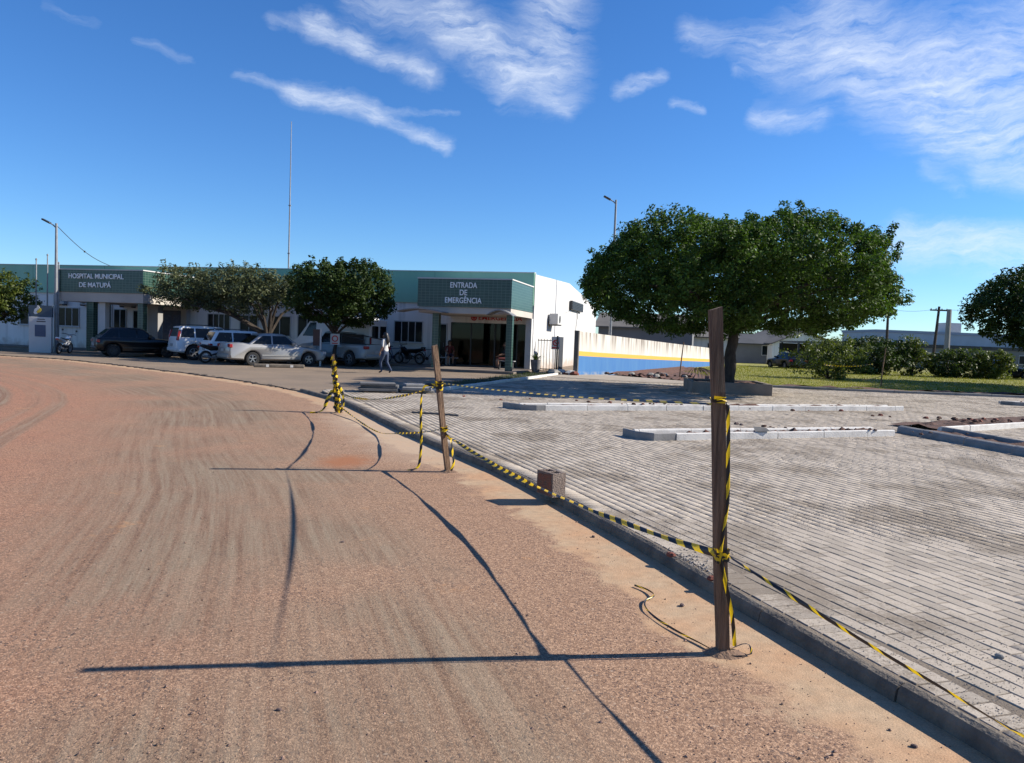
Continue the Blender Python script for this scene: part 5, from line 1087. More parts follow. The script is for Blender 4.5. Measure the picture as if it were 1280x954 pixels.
car('parked_suv', 'tall white off-road car beside the black hatchback', 'car', (-15.0, 38.6, .028), HD, MT['white_car'], L=4.05, W=1.74, H=1.66, wb=2.45, wr=.36, ground=.34, belt=1.06, hood=1.0, nose=.80, tail=1.05, wsb=.72, wst=.22, rft=-1.82, rbb=-1.98, rear_lamp='high', rails=True, pillars=(-1.15, -.2))
car('parked_car', 'black hatchback parked nearest the main entrance canopy', 'car', (-19.0, 38.9, .028), HD, MT['black_paint'], L=4.0, W=1.66, H=1.46, wb=2.47, belt=.93, hood=.88, wsb=.78, wst=.12, rft=-1.35, rbb=-1.92, tail=.92, pillars=(-1.0, -.2), hub=MT['dark_metal'])
# pickup and ambulance behind the clipped tree
def pickup(loc, hd):
    e = car('pickup_truck', 'pickup truck darkened in colour for tree shade, with open bed, partly behind the slim tree trunk', 'pickup', loc, hd, mat('tree_shade_truck_paint', (.30, .32, .32), None, rough=.35, coat=.3), L=4.9, W=1.76, H=1.68, wb=3.0, wr=.36, ground=.36, belt=1.08, hood=1.04, nose=.85, tail=1.08, wsb=1.05, wst=.55, rft=-.42, rbb=-.62, over_f=.85, pillars=())  # tree shade put into a darker grey body colour
    MB().box(-2.32, -.70, -.72, .72, 1.092, 1.098).build('dark_bed_panel', MT['black_plastic'], e)  # flat dark panel stands for the dark inside of the bed
    m = MB(); [m.box(x, x+.05, -.74, .74, 1.10, 1.55) for x in (-.78,)]; m.tube([(-2.3, -.74, 1.12), (-2.3, -.74, 1.3), (-.8, -.74, 1.5)], .025, 6); m.tube([(-2.3, .74, 1.12), (-2.3, .74, 1.3), (-.8, .74, 1.5)], .025, 6); m.build('rack', MT['dark_metal'], e)
pickup((-8.55, 38.3, .028), rad(146))
def ambulance(loc, hd):
    e = empty('ambulance_van', loc, hd, 'tall white van with a red cross parked against the hospital front', 'van', 'vehicles parked before the hospital')
    L, W, H = 4.9, 1.9, 2.42; wr = .33; R = .40; xf, xr = 1.6, -1.5; g = .3
    P = [(-L/2+.04, g), (xr-R, g)] + arc(xr, wr, R, 172, 8) + [(xr+R, g), (xf-R, g)] + arc(xf, wr, R, 172, 8) + [(xf+R, g), (L/2, g+.1), (L/2, .8), (L/2-.12, 1.05), (L/2-.55, 1.28), (L/2-1.35, H-.12), (L/2-1.6, H), (-L/2+.1, H), (-L/2, H-.1)]
    hb_ = lambda x, z: W/2*(1-.09*max(0, z-1.2)/1.2)
    pillow(P, hb_).build('body', MT['white_car'], e, True)
    for x in (xr, xf):
        for s in (-1, 1): wheel(e, x, s*(W/2-.12), wr, .2, s)
    MB().box(xr-R, xf+R, -W/2+.28, W/2-.28, g-.06, .68).build('underbody', MT['black_plastic'], e)
    for s in (-1, 1):
        q = [(.75, 1.38), (1.55, 1.38), (1.12, 2.08), (.75, 2.1)]; MB().add([(x, s*(hb_(x, z)+.004), z) for x, z in q]+[(x, s*(hb_(x, z)-.03), z) for x, z in q], [(0, 1, 2, 3), (0, 4, 5, 1), (1, 5, 6, 2), (2, 6, 7, 3), (3, 7, 4, 0)]).build('side_window', MT['glass_dark'], e)
        m = MB(); m.box(-.42, -.22, -.003, .003, 1.45, 1.95); m.box(-.57, -.07, -.0035, .0035, 1.6, 1.8); o = m.build('red_cross', MT['letter_red'], e); o.location = (0, s*hb_(0, 1.7)*1.002, 0)
        MB().box(-L/2-.02, -L/2+.02, s*.84-.06, s*.84+.06, 1.0, 1.4).build('tail_light', MT['red_lens'], e)
        MB().box(L/2-.16, L/2-.02, s*.66-.14, s*.66+.14, .78, .96).build('headlight', MT['clear_lens'], e, bevel=.02)
    x0, z0, x1, z1 = L/2-.58, 1.31, L/2-1.28, H-.18; MB().add([(x0+.02, -.8, z0), (x0+.02, .8, z0), (x1+.02, .74, z1), (x1+.02, -.74, z1)], [(0, 1, 2, 3)]).build('windscreen', MT['glass_dark'], e)
    for s in (-1, 1): MB().box(-L/2-.012, -L/2-.004, s*.4-.30, s*.4+.30, 1.4, 2.0).build('rear_window', MT['glass_dark'], e)
    MB().box(-L/2-.05, -L/2+.1, -.85, .85, .34, .5).build('rear_bumper', MT['black_plastic'], e)
ambulance((-9.25, 40.55, .03), rad(160))
# ---- two-wheelers
def spoked(parent, x, r, tw, name='wheel'):
    e = empty(name, (x, 0, r)); e.parent = parent; R_ = Matrix.Rotation(math.pi/2, 4, 'X'); n = 20
    MB().lathe([(r-tw, -tw*.5), (r-tw*.2, -tw*.5), (r, 0), (r-tw*.2, tw*.5), (r-tw, tw*.5), (r-tw, -tw*.5)], n, T=R_).build('tyre', MT['tyre'], e, True)
    m = MB(); m.lathe([(r-tw*1.0, -tw*.3), (r-tw*1.5, -tw*.3), (r-tw*1.5, tw*.3), (r-tw, tw*.3)], n, T=R_); m.lathe([(0, -.05), (.03, -.05), (.03, .05), (0, .05)], 8, T=R_)
    for k in range(8): a = math.pi*k/8; m.tube([(math.cos(a)*(r-tw*1.4), .02, math.sin(a)*(r-tw*1.4)), (-math.cos(a)*(r-tw*1.4), -.02, -math.sin(a)*(r-tw*1.4))], .004, 4)
    m.build('rim', MT['steel'], e)
def motorcycle(label, loc, hd, paint, group='motorcycles', lean=rad(6), box=False):
    e = empty('motorcycle', loc, hd, label, 'motorcycle', group); e.rotation_euler = (lean, 0, hd)
    spoked(e, -.62, .29, .09); spoked(e, .62, .29, .075)
    MB().tube([(.62, .055, .29), (.50, .055, .62), (.42, .05, .92)], .022, 6).build('fork', MT['steel'], e); MB().tube([(.62, -.055, .29), (.50, -.055, .62), (.42, -.05, .92)], .022, 6).build('fork', MT['steel'], e)
    MB().tube([(.30, .34, 1.0), (.36, .2, 1.01), (.42, 0, .97), (.36, -.2, 1.01), (.30, -.34, 1.0)], .016, 6).build('handlebar', MT['dark_metal'], e)
    MB().tube([(.42, 0, .88), (.1, 0, .55), (-.2, 0, .42), (-.62, 0, .29)], .035, 6).build('frame', MT['dark_metal'], e)
    hwf = lambda x, z: .11
    pillow([(.40, .62), (.46, .86), (.30, .90), (-.05, .62), (-.1, .45), (.15, .38)], hwf, ((-1, .03), (-.7, 0), (.7, 0), (1, .03))).build('leg_shield', paint, e, True)
    pillow([(.05, .60), (.05, .70), (-.55, .80), (-.92, .86), (-.95, .78), (-.45, .58)], lambda x, z: .12, ((-1, .03), (-.7, 0), (.7, 0), (1, .03))).build('tail_fairing', paint, e, True)
    pillow([(.12, .70), (.06, .78), (-.3, .80), (-.78, .86), (-.8, .80), (-.2, .71)], lambda x, z: .13, ((-1, .02), (-.7, 0), (.7, 0), (1, .02))).build('seat', MT['black_plastic'], e, True)
    MB().box(-.15, .18, -.11, .11, .24, .46).build('engine', MT['dark_metal'], e, bevel=.03); MB().tube([(.05, -.13, .30), (-.3, -.14, .26), (-.75, -.15, .36)], [.02, .04, .045], 8).build('exhaust', MT['steel'], e)
    MB().lathe([(0, .08), (.07, .07), (.09, 0), (.05, -.05), (0, -.06)], 12, T=Matrix.Translation((.50, 0, .92)) @ Matrix.Rotation(math.pi/2, 4, 'Y')).build('headlight', MT['clear_lens'], e, True)
    MB().box(.36, .78, -.055, .055, .585, .60).build('mudguard', paint, e); MB().box(-.98, -.93, -.06, .06, .72, .80).build('tail_light', MT['red_lens'], e)
    for s in (-1, 1): MB().tube([(.32, s*.28, 1.0), (.34, s*.32, 1.16)], .007, 5).build('mirror_stem', MT['dark_metal'], e); MB().lathe([(0, .01), (.055, .008), (.055, -.008), (0, -.01)], 10, T=Matrix.Translation((.34, s*.33, 1.2)) @ Matrix.Rotation(math.pi/2, 4, 'Y')).build('mirror', MT['dark_metal'], e)
    MB().tube([(-.05, .1, .28), (-.1, .26, -.0)], .012, 5).build('side_stand', MT['steel'], e)
    if box: MB().box(-1.05, -.68, -.2, .2, .88, 1.2).build('top_box', MT['black_plastic'], e, bevel=.04)
motorcycle('white motorcycle standing beside the sign totem', (-22.75, 38.9, .03), rad(98), MT['white_car'])
motorcycle('dark motorcycle parked behind the silver saloon car', (-13.35, 34.9, .03), rad(42), MT['black_paint'])
def bicycle(label, loc, hd, paint):
    e = empty('bicycle', loc, hd, label, 'bicycle', 'bicycles against the hospital front'); e.rotation_euler = (rad(7), 0, hd)
    spoked(e, -.52, .33, .04); spoked(e, .52, .33, .04)
    m = MB(); A, B, C_, D_ = (-.52, 0, .33), (-.12, 0, .30), (-.24, 0, .78), (.36, 0, .80)
    for p, q in ((A, B), (A, C_), (B, C_), (C_, D_), (B, D_)): m.tube([p, q], .018, 6)
    m.build('frame', paint, e); MB().tube([D_, (.42, 0, .6), (.52, 0, .33)], .016, 6).build('fork', paint, e)
    MB().tube([(.28, .27, .98), (.38, .1, 1.0), (.34, 0, .92), (.38, -.1, 1.0), (.28, -.27, .98)], .012, 6).build('handlebar', MT['steel'], e)
    pillow([(-.12, .86), (-.14, .90), (-.38, .92), (-.40, .86)], lambda x, z: .035+.08*max(0, (-x-.14)/.26), ((-1, .01), (0, 0), (1, .01))).build('saddle', MT['black_plastic'], e); MB().tube([C_, (-.26, 0, .87)], .013, 6).build('seat_post', MT['steel'], e)
    MB().lathe([(0, -.01), (.09, -.01), (.09, .01), (0, .01)], 12, T=Matrix.Translation((-.12, .05, .30)) @ Matrix.Rotation(math.pi/2, 4, 'X')).build('chainring', MT['dark_metal'], e)
bicycle('blue bicycle leaning under the window left of the entrance', hw(7.3, .55, .14), HA+rad(4), mat('blue_bike', (.02, .06, .22), None, rough=.4))
bicycle('dark bicycle leaning next to the green entrance column', hw(5.4, .6, .14), HA+rad(-5), MT['dark_metal'])
motorcycle('dark motorcycle parked by the front window left of the entrance', hw(6.3, 1.1, .14), HA+rad(172), MT['black_paint'], lean=rad(-6))

# ================================================================ PEOPLE
def person(label, loc, hd, joints, edges, regions, mats, scale=1.0, hair=None, group=None, extras=None):
    """joints: name -> (x,y,z,radius); one skin surface; regions: list of (material index, test on evaluated coordinates)"""
    e = empty('person', loc, hd, label, 'person', group); names = list(joints)
    me = bpy.data.meshes.new('body'); me.from_pydata([joints[k][:3] for k in names], [(names.index(a), names.index(b)) for a, b in edges], [])
    o = bpy.data.objects.new('body', me); COL.objects.link(o); md = o.modifiers.new('s', 'SKIN'); md.use_smooth_shade = True
    for i, k in enumerate(names):
        r = joints[k][3]; rr = r if isinstance(r, tuple) else (r, r); me.skin_vertices[0].data[i].radius = rr; me.skin_vertices[0].data[i].use_root = (k == 'pelvis')
    sb = o.modifiers.new('sub', 'SUBSURF'); sb.levels = 2; sb.render_levels = 2
    dg = bpy.context.evaluated_depsgraph_get(); m2 = bpy.data.meshes.new_from_object(o.evaluated_get(dg)); bpy.data.objects.remove(o)
    o = link_mesh('body', m2, mats, e, True)
    P = {k: Vector(joints[k][:3]) for k in names}; segs = [(a, b, regions.get((a, b), regions.get((b, a), 0))) for a, b in edges]
    for f in m2.polygons:
        c = f.center; best, bd = 0, 1e9
        for a_, b_, mi_ in segs:
            A_, D_ = P[a_], P[b_]-P[a_]; t_ = max(0, min(1, (c-A_).dot(D_)/max(1e-6, D_.length_squared))); dd = (c-A_-D_*t_).length
            if dd < bd: best, bd = mi_, dd
        f.material_index = best
    if hair is not None:
        (hm, path) = hair; H = P['head']
        m = MB(); n = 10
        m.lathe([(.001, .135), (.06, .125), (.10, .085), (.118, .02), (.115, -.05), (.10, -.11)], 14, T=Matrix.Translation(H) @ Matrix.Diagonal((1.05, .92, 1, 1)) @ Matrix.Translation((-.02, 0, .0)))
        if path: m.tube(path, [.07, .085, .075, .03], 8)
        h = m.build('hair', hm, e, True)
        # cut the hair open at the face
        bm = bmesh.new(); bm.from_mesh(h.data); bmesh.ops.delete(bm, geom=[v for v in bm.verts if v.co.x-H.x > .055 and v.co.z < H.z+.06], context='VERTS'); bm.to_mesh(h.data); bm.free()
    H = P['head']; fm = MB()
    for s in (-1, 1): fm.lathe([(0, .012), (.012, .006), (.014, 0)], 8, T=Matrix.Translation((H.x+.098, s*.034, H.z+.005)) @ Matrix.Rotation(math.pi/2, 4, 'Y'))
    fm.build('eyes', MT['black_plastic'], e)
    MB().tube([(H.x+.098, 0, H.z+.005), (H.x+.125, 0, H.z-.035), (H.x+.10, 0, H.z-.045)], [.008, .014, .008], 6).build('nose', mats[0], e); MB().box(H.x+.09, H.x+.101, -.024, .024, H.z-.075, H.z-.065).build('mouth', MT['letter_red'], e)
    for s in (-1, 1): MB().lathe([(0, .01), (.018, .008), (.02, 0)], 8, T=Matrix.Translation((H.x, s*.098, H.z-.01)) @ Matrix.Rotation(-s*math.pi/2, 4, 'X')).build('ear', mats[0], e)
    return e
skin_m = mat('skin', (.30, .16, .10), None, rough=.6); hair_m = mat('dark_hair', (.012, .009, .008), None, rough=.5); white_sh = mat('white_shirt', (.70, .69, .68), (.6, .59, .58), 6, .85); jeans = mat('blue_jeans', (.055, .085, .16), (.035, .055, .11), 9, .9); shoe = mat('shoe', (.03, .03, .035), None); lilac = mat('lilac_cloth', (.36, .36, .62), (.28, .28, .52), 6, .9)
def hand(j, ed, rg, wrist, base, dirv, side, k, mi=0):
    """palm with four fingers and a thumb as short skin chains"""
    d = Vector(dirv).normalized(); s = Vector(side).normalized(); b = Vector(base); w = k
    j[w+'palm'] = (*(b+d*.055), .020); ed.append((wrist, w+'palm')); rg[(wrist, w+'palm')] = mi
    for i, (o, l) in enumerate(((-.030, .062), (-.010, .075), (.011, .070), (.030, .052))):
        a = b+d*.095+s*o; c = a+d*l*.6; t = c+d*l*.35-s.cross(d)*.02
        j[f'{w}f{i}a'] = (*a, .009); j[f'{w}f{i}b'] = (*c, .008); j[f'{w}f{i}c'] = (*t, .007)
        for p, q in ((w+'palm', f'{w}f{i}a'), (f'{w}f{i}a', f'{w}f{i}b'), (f'{w}f{i}b', f'{w}f{i}c')): ed.append((p, q)); rg[(p, q)] = mi
    a = b+d*.04-s*.04; c = a+d*.035-s*.02; j[w+'ta'] = (*a, .010); j[w+'tb'] = (*c, .009); ed += [(w+'palm', w+'ta'), (w+'ta', w+'tb')]
def walker():
    j = {'pelvis': (0, 0, .90, (.135, .12)), 'waist': (.01, 0, 1.05, (.115, .10)), 'chest': (.02, 0, 1.24, (.135, .11)), 'shoulder': (.0, 0, 1.37, (.09, .08)), 'neck': (.01, 0, 1.45, .048), 'head': (.03, 0, 1.55, (.088, .10)), 'crown': (.025, 0, 1.62, .075),
         'shl': (.0, .165, 1.35, .058), 'ell': (-.05, .23, 1.10, .042), 'wrl': (.06, .25, .90, .028), 'shr': (.0, -.165, 1.35, .058), 'elr': (.02, -.24, 1.12, .042), 'wrr': (.18, -.20, 1.02, .028),
         'hpl': (.0, .095, .84, .095), 'knl': (.16, .09, .47, .062), 'anl': (.10, .08, .09, .040), 'tol': (.24, .085, .04, .035), 'hpr': (.0, -.095, .84, .095), 'knr': (-.02, -.09, .46, .062), 'anr': (-.26, -.085, .14, .040), 'tor': (-.15, -.085, .04, .034)}
    ed = [('pelvis', 'waist'), ('waist', 'chest'), ('chest', 'shoulder'), ('shoulder', 'neck'), ('neck', 'head'), ('head', 'crown'), ('shoulder', 'shl'), ('shl', 'ell'), ('ell', 'wrl'), ('shoulder', 'shr'), ('shr', 'elr'), ('elr', 'wrr'), ('pelvis', 'hpl'), ('hpl', 'knl'), ('knl', 'anl'), ('anl', 'tol'), ('pelvis', 'hpr'), ('hpr', 'knr'), ('knr', 'anr'), ('anr', 'tor')]
    rg = {k: 0 for k in ed}
    for k in ed[:3]+[ed[6], ed[7], ed[9], ed[10]]: rg[k] = 1
    for k in ((12), 13, 14, 16, 17, 18): rg[ed[k]] = 2
    rg[ed[15]] = 3; rg[ed[19]] = 3
    hand(j, ed, rg, 'wrl', (.06, .25, .88), (.25, .05, -1), (1, 0, .25), 'l'); hand(j, ed, rg, 'wrr', (.19, -.20, 1.01), (1, .2, -.5), (.4, 0, 1), 'r')
    e = person('person in white shirt and blue jeans walking over the forecourt', (-5.22, 31.4, .03), rad(150), j, ed, rg, [skin_m, white_sh, jeans, shoe], hair=(hair_m, [(-.06, 0, 1.55), (-.10, 0, 1.42), (-.11, 0, 1.28), (-.10, 0, 1.18)]))
    m = MB(); m.tube([(.17, -.17, 1.06), (.19, -.20, .92), (.19, -.22, .78), (.18, -.22, .70)], [.03, .085, .10, .05], 9); m.v = [(x+.012*math.sin(z*60), y+.01*math.cos(z*47+x*30), z) for x, y, z in m.v]
    t = Matrix.Translation((-5.22, 31.4, .03)) @ Matrix.Rotation(rad(150), 4, 'Z'); m.v = [tuple(t @ Vector(v)) for v in m.v]
    tag(m.build('folded_jacket', lilac, None, True), 'lilac blue cloth bag carried by the person walking', 'bag')
walker()
def sitter(label, loc, hd, shirt, pants, bare=True):
    j = {'pelvis': (0, 0, .52, (.13, .13)), 'waist': (.0, 0, .68, (.12, .11)), 'chest': (.04, 0, .88, (.14, .12)), 'shoulder': (.05, 0, 1.01, (.09, .08)), 'neck': (.07, 0, 1.09, .05), 'head': (.11, 0, 1.19, (.09, .10)), 'crown': (.10, 0, 1.26, .078),
         'shl': (.05, .17, .99, .06), 'ell': (.14, .22, .76, .045), 'wrl': (.36, .14, .68, .03), 'shr': (.05, -.17, .99, .06), 'elr': (.14, -.22, .76, .045), 'wrr': (.36, -.14, .68, .03),
         'hpl': (.06, .10, .52, .09), 'knl': (.46, .13, .52, .066), 'anl': (.42, .13, .10, .042), 'tol': (.56, .14, .045, .036), 'hpr': (.06, -.10, .52, .09), 'knr': (.46, -.13, .52, .066), 'anr': (.46, -.12, .10, .042), 'tor': (.60, -.13, .045, .036)}
    ed = [('pelvis', 'waist'), ('waist', 'chest'), ('chest', 'shoulder'), ('shoulder', 'neck'), ('neck', 'head'), ('head', 'crown'), ('shoulder', 'shl'), ('shl', 'ell'), ('ell', 'wrl'), ('shoulder', 'shr'), ('shr', 'elr'), ('elr', 'wrr'), ('pelvis', 'hpl'), ('hpl', 'knl'), ('knl', 'anl'), ('anl', 'tol'), ('pelvis', 'hpr'), ('hpr', 'knr'), ('knr', 'anr'), ('anr', 'tor')]
    rg = {k: 0 for k in ed}
    for k in (0, 1, 2, 6, 7, 9, 10): rg[ed[k]] = 1
    for k in (12, 13, 16, 17)+(() if bare else (14, 18)): rg[ed[k]] = 2
    rg[ed[15]] = 3; rg[ed[19]] = 3
    hand(j, ed, rg, 'wrl', (.37, .14, .67), (1, 0, -.5), (0, 1, 0), 'l'); hand(j, ed, rg, 'wrr', (.37, -.14, .67), (1, 0, -.5), (0, 1, 0), 'r')
    person(label, loc, hd, j, ed, rg, [skin_m, shirt, pants, shoe], hair=(hair_m, None), group='people sitting by the entrance')
dk = mat('dark_shirt', (.03, .03, .04), None, rough=.9); rd_sh = mat('dark_red_shirt', (.13, .022, .022), None, rough=.9); navy = mat('navy_cloth', (.02, .025, .06), None, rough=.9)
def bench(label, s, d, w):
    e = empty('bench', hw(s, d, .14), HA, label, 'bench', 'benches by the entrance')
    for k in range(3): MB().box(-w/2, w/2, -.20+.14*k, -.08+.14*k, .40, .435).build('slat', MT['grey_plastic'], e)
    for x in (-w/2+.1, w/2-.13):
        MB().box(x, x+.04, -.18, .18, 0, .398).build('leg', MT['dark_metal'], e)
bench('low bench against the wall left of the glass doors', 4.35, .9, 1.2); bench('low bench before the right end of the glass doors', .75, 2.4, .9)
sitter('person in dark red shirt sitting left of the glass doors', hw(4.2, .85, .14), HA+rad(-62), rd_sh, navy)
sitter('person in dark clothes sitting at the right end of the glass doors', hw(.72, 2.4, .14), HA+rad(205), dk, rd_sh)

# ================================================================ SMALL THINGS BY THE ENTRANCE
def sign_on_post(label, loc, rz, h, red=True):
    e = empty('parking_sign', loc, rz, label, 'sign', 'small red and white signs')
    MB().tube([(0, 0, 0), (0, 0, h)], .022, 8).build('post', MT['steel'], e); MB().box(-.22, .22, -.035, -.023, h-.66, h).build('plate', MT['white'], e)
    t = Matrix.Translation((0, -.037, h-.32)) @ Matrix.Rotation(math.pi/2, 4, 'X'); m = MB(); m.lathe([(.11, 0), (.165, 0), (.165, .008), (.11, .008), (.11, 0)], 20, T=t); m.box(-.13, .13, -.025, .025, 0, .006, T=t @ Matrix.Rotation(rad(-45), 4, 'Z')); m.build('ring_mark', MT['letter_red'], e)
    MB().box(-.18, .18, -.040, -.036, h-.62, h-.54).build('red_band', MT['letter_red'], e); MB().lathe([(.16, 0), (.16, .03), (.03, .06)], 12).build('foot', MT['concrete'], e)
sign_on_post('small no parking sign on a stand beside the iron gate', hside(.9, 1.05, .05)[:2]+(.03,), HA+rad(18), 1.82)
e = empty('no_parking_board', (-8.52, 36.72, 1.05), rad(4), 'small white board with red ring fixed to the slim tree trunk', 'sign', 'small red and white signs')
MB().box(-.22, .22, -.03, -.015, 0, .52).build('plate', MT['white'], e); MB().lathe([(.10, 0), (.155, 0), (.155, .008), (.10, .008), (.10, 0)], 18, T=Matrix.Translation((0, -.032, .29)) @ Matrix.Rotation(math.pi/2, 4, 'X')).build('ring_mark', MT['letter_red'], e); MB().box(-.14, .14, -.034, -.031, .04, .09).build('red_band', MT['letter_red'], e)
def gate():
    e = empty('iron_gate', hside(.9, .55, 0), HA+rad(2), 'open dark iron bar gate standing before the sunlit side wall', 'gate')
    m = MB()
    m.box(-.45, .55, -.02, .02, 1.62, 1.66); m.box(-.45, .55, -.02, .02, .12, .16); m.build('rail', MT['dark_metal'], e)
    for x in np.linspace(-.42, .52, 7): MB().box(x-.012, x+.012, -.012, .012, .0, 1.72).build('bar', MT['dark_metal'], e)
    t = Matrix.Translation((.72, .45, 0)) @ Matrix.Rotation(rad(84), 4, 'Z')
    MB().box(-.42, .42, -.02, .02, .08, 1.85, T=t).build('leaf', mat('blue_grey_metal', (.03, .036, .048), None, rough=.6), e)
    MB().box(.56, .64, -.05, .05, 0, 1.9).build('post', MT['dark_metal'], e)
gate()
e = empty('potted_plant', hw(-.42, .9, .03), 0, 'spiky green plant in a tall grey pot beside the gate', 'plant')
MB().lathe([(.0, 0), (.19, 0), (.24, .3), (.27, .62), (.25, .62), (.22, .55), (0, .53)], 14).build('pot', mat('pot', (.30, .29, .28), (.22, .21, .20), 5, .9), e, True)
V = []
for k in range(26):
    a = k*2.4; l = random.uniform(.35, .6); el = random.uniform(.5, 1.35); d = Vector((math.cos(a)*math.cos(el), math.sin(a)*math.cos(el), math.sin(el))); s = Vector((-math.sin(a), math.cos(a), 0))*.028; b = Vector((0, 0, .54)); V += [b-s, b+s, b+d*l*.7+s*.7, b+d*l*.7-s*.7, b+d*l*.7-s*.7, b+d*l*.7+s*.7, b+d*l-Vector((0, 0, .05)), b+d*l-Vector((0, 0, .06))]
quads_mesh('leaves', np.array([tuple(v) for v in V]), MT['leaf_dark'], e)
# wheel stop, timber stake, rubble
for lb, x0, y0, x1, y1 in (('low grey concrete wheel stop behind the silver car', -11.0, 32.6, -9.3, 33.3),):
    e = empty('wheel_stop', (x0, y0, .028), math.atan2(y1-y0, x1-x0), lb, 'wheel stop'); MB().prism([(0, -.09), (2.1, -.09), (2.1, .09), (0, .09)], 0, .15).build('bar', MT['kerb'], e, bevel=.03); [MB().box(x, x+.12, -.094, .094, .02, .13).build('band', MT['kerb_white'], e) for x in (.5, 1.5)]
m_ = MB(); m_.box(-.045, .045, -.04, .04, 0, 1.85); t = RZ(0, (-9.35, 36.6, .03)); m_.v = [tuple(t @ Vector(v)) for v in m_.v]
e = empty('stake_sign', (-9.0, 35.9, .03), 0, 'pale thin stake with a narrow brown board in front of the silver car', 'sign'); MB().box(-.035, .035, -.03, .03, 0, 1.75).build('stake', MT['white'], e); MB().box(-.36, -.04, -.02, .02, .95, 1.72).build('board', mat('brown_board', (.10, .055, .045), None), e)
def heap(name, label, x, y, n, sp, smin, smax, matl, z=.07, cat='rubble'):
    e = empty(name, (x, y, z), 0, label, cat)
    for k in range(n):
        r = random.uniform(smin, smax); mb = MB(); mb.lathe([(.001, 0), (r, 0), (r*1.05, r*.4), (r*.6, r*.85), (.001, r*.9)], 6); mb.v = [(a+random.uniform(-.25, .25)*r, b+random.uniform(-.25, .25)*r, c) for a, b, c in mb.v]
        o = mb.build('lump', matl[k % len(matl)], e); o.location = (random.gauss(0, sp[0]), random.gauss(0, sp[1]), random.uniform(0, .05)); o.rotation_euler = (0, 0, random.uniform(0, 6))
heap('rubble', 'pale broken kerb pieces lying at the corner below the gate', 2.2, 35.7, 9, (.55, .3), .10, .26, [MT['kerb_white'], MT['concrete'], MT['red_clay']])
heap('rubble', 'brown soil and timber scraps heaped before the painted wall', 7.3, 37.6, 22, (1.1, .5), .07, .22, [MT['soil'], MT['stone'], MT['concrete']])
e = empty('survey_stake', (8.15, 37.4, .06), 0, 'thin wooden stake standing in the soil before the painted wall', 'stake', 'thin stakes'); MB().tube([(0, 0, 0), (.05, 0, .9), (.12, 0, 1.75)], [.03, .03, .025], 6).build('stick', MT['wood'], e)
e = empty('survey_stake', (17.3, 36.0, .06), 0, 'thin wooden stake standing on the lawn edge', 'stake', 'thin stakes'); MB().tube([(0, 0, 0), (.03, 0, .9), (.12, 0, 1.85)], [.03, .03, .022], 6).build('stick', MT['wood'], e); MB().tube([(.03, 0, 1.2), (.16, 0, 1.5)], .012, 5).build('twig', MT['wood'], e); MB().tube([(.02, 0, .5), (-.5, 0, .35), (-.9, 0, .3)], [.015, .012, .01], 5).build('twig', MT['wood'], e)
heap('rubble', 'red brown clods along the back of the farthest kerb island', 3.6, 18.45, 22, (2.2, .10), .02, .055, [MT['soil'], MT['red_clay']], z=.15)
heap('rubble', 'dark brown clods on the middle kerb island', 5.6, 14.05, 16, (.9, .08), .018, .05, [MT['soil'], MT['stone']], z=.15)
heap('rubble', 'red brown clods heaped at the right edge behind the pale kerb', 10.8, 17.4, 40, (1.6, .22), .02, .07, [MT['soil'], MT['red_clay']], z=.15)
tag(ribbon('barrier_tape', [ribbon_mb(sag((16.2, 40.0, .95), (19.0, 40.6, 1.05), .12), .07, .6, 0, 61)]), 'short striped tape strung in front of the shrub on the lawn', 'tape', TG)

# ================================================================ SHRUBS AND FAR SIDE OF THE LAWN
def shrub(label, x, y, half, zc, clumps, per, crad, size, leafm, seed, p=2.2, stems=5, rough=.15, inner=.3):
    e = empty('shrub', (x, y, .06), 0, label, 'shrub', 'shrubs at the far side of the lawn')
    cc = crown_centers(clumps, half, seed, p, inner, rough)+np.array((0, 0, zc)); cc[:, 2] = np.maximum(cc[:, 2], .12)
    quads_mesh('foliage', leaf_cloud(cc, np.random.default_rng(seed).uniform(.6, 1.4, len(cc))*crad, per, size, seed=seed+4), leafm, e)
    r = random.Random(seed)
    for k in range(stems):
        c = Vector(cc[r.randrange(len(cc))]); MB().tube([(0, 0, 0), tuple(c*.4+Vector((0, 0, .2))), tuple(c)], [.04, .03, .012], 5).build('stem', MT['bark'], e)
shrub('loose straggly sunlit shrub standing alone on the lawn', 17.9, 43.5, (2.1, 1.6, 1.35), 1.25, 150, 34, .34, .085, MT['leaf_bush'], 51, p=1.6, rough=.3, inner=.45, stems=9)
shrub('large dark rounded shrub behind the lone loose shrub', 26.5, 57, (2.7, 2.2, 1.40), 1.3, 190, 46, .42, .11, MT['leaf_dark'], 52)
shrub('tall narrow leafy shrub between the rounded shrub and the clipped hedge', 29.6, 57, (.9, 1.0, 1.5), 1.4, 80, 40, .36, .10, MT['leaf_bush'], 53, rough=.25)
shrub('dense clipped hedge, dark, in the middle of the far shrubs', 32.3, 56, (1.75, 1.3, 1.05), 1.0, 150, 46, .34, .10, leaf_mat('leaves_hedge', (.02, .042, .010), (.10, .135, .03)), 54, p=3.2, rough=.05)
shrub('low sunlit yellow green shrub right of the clipped hedge', 34.9, 56, (1.25, 1.2, .98), .95, 110, 44, .32, .10, MT['leaf_bush'], 55, p=2.6, rough=.08)
shrub('small dark shrub below the cut-off right tree', 41.0, 58, (1.8, 1.3, 1.1), 1.1, 100, 44, .4, .11, MT['leaf_dark'], 56)
shrub('greyish shrub under the right tree, close to the parked dark car', 45.3, 60, (2.0, 1.3, .9), .9, 90, 44, .4, .11, MT['leaf_grey'], 57)
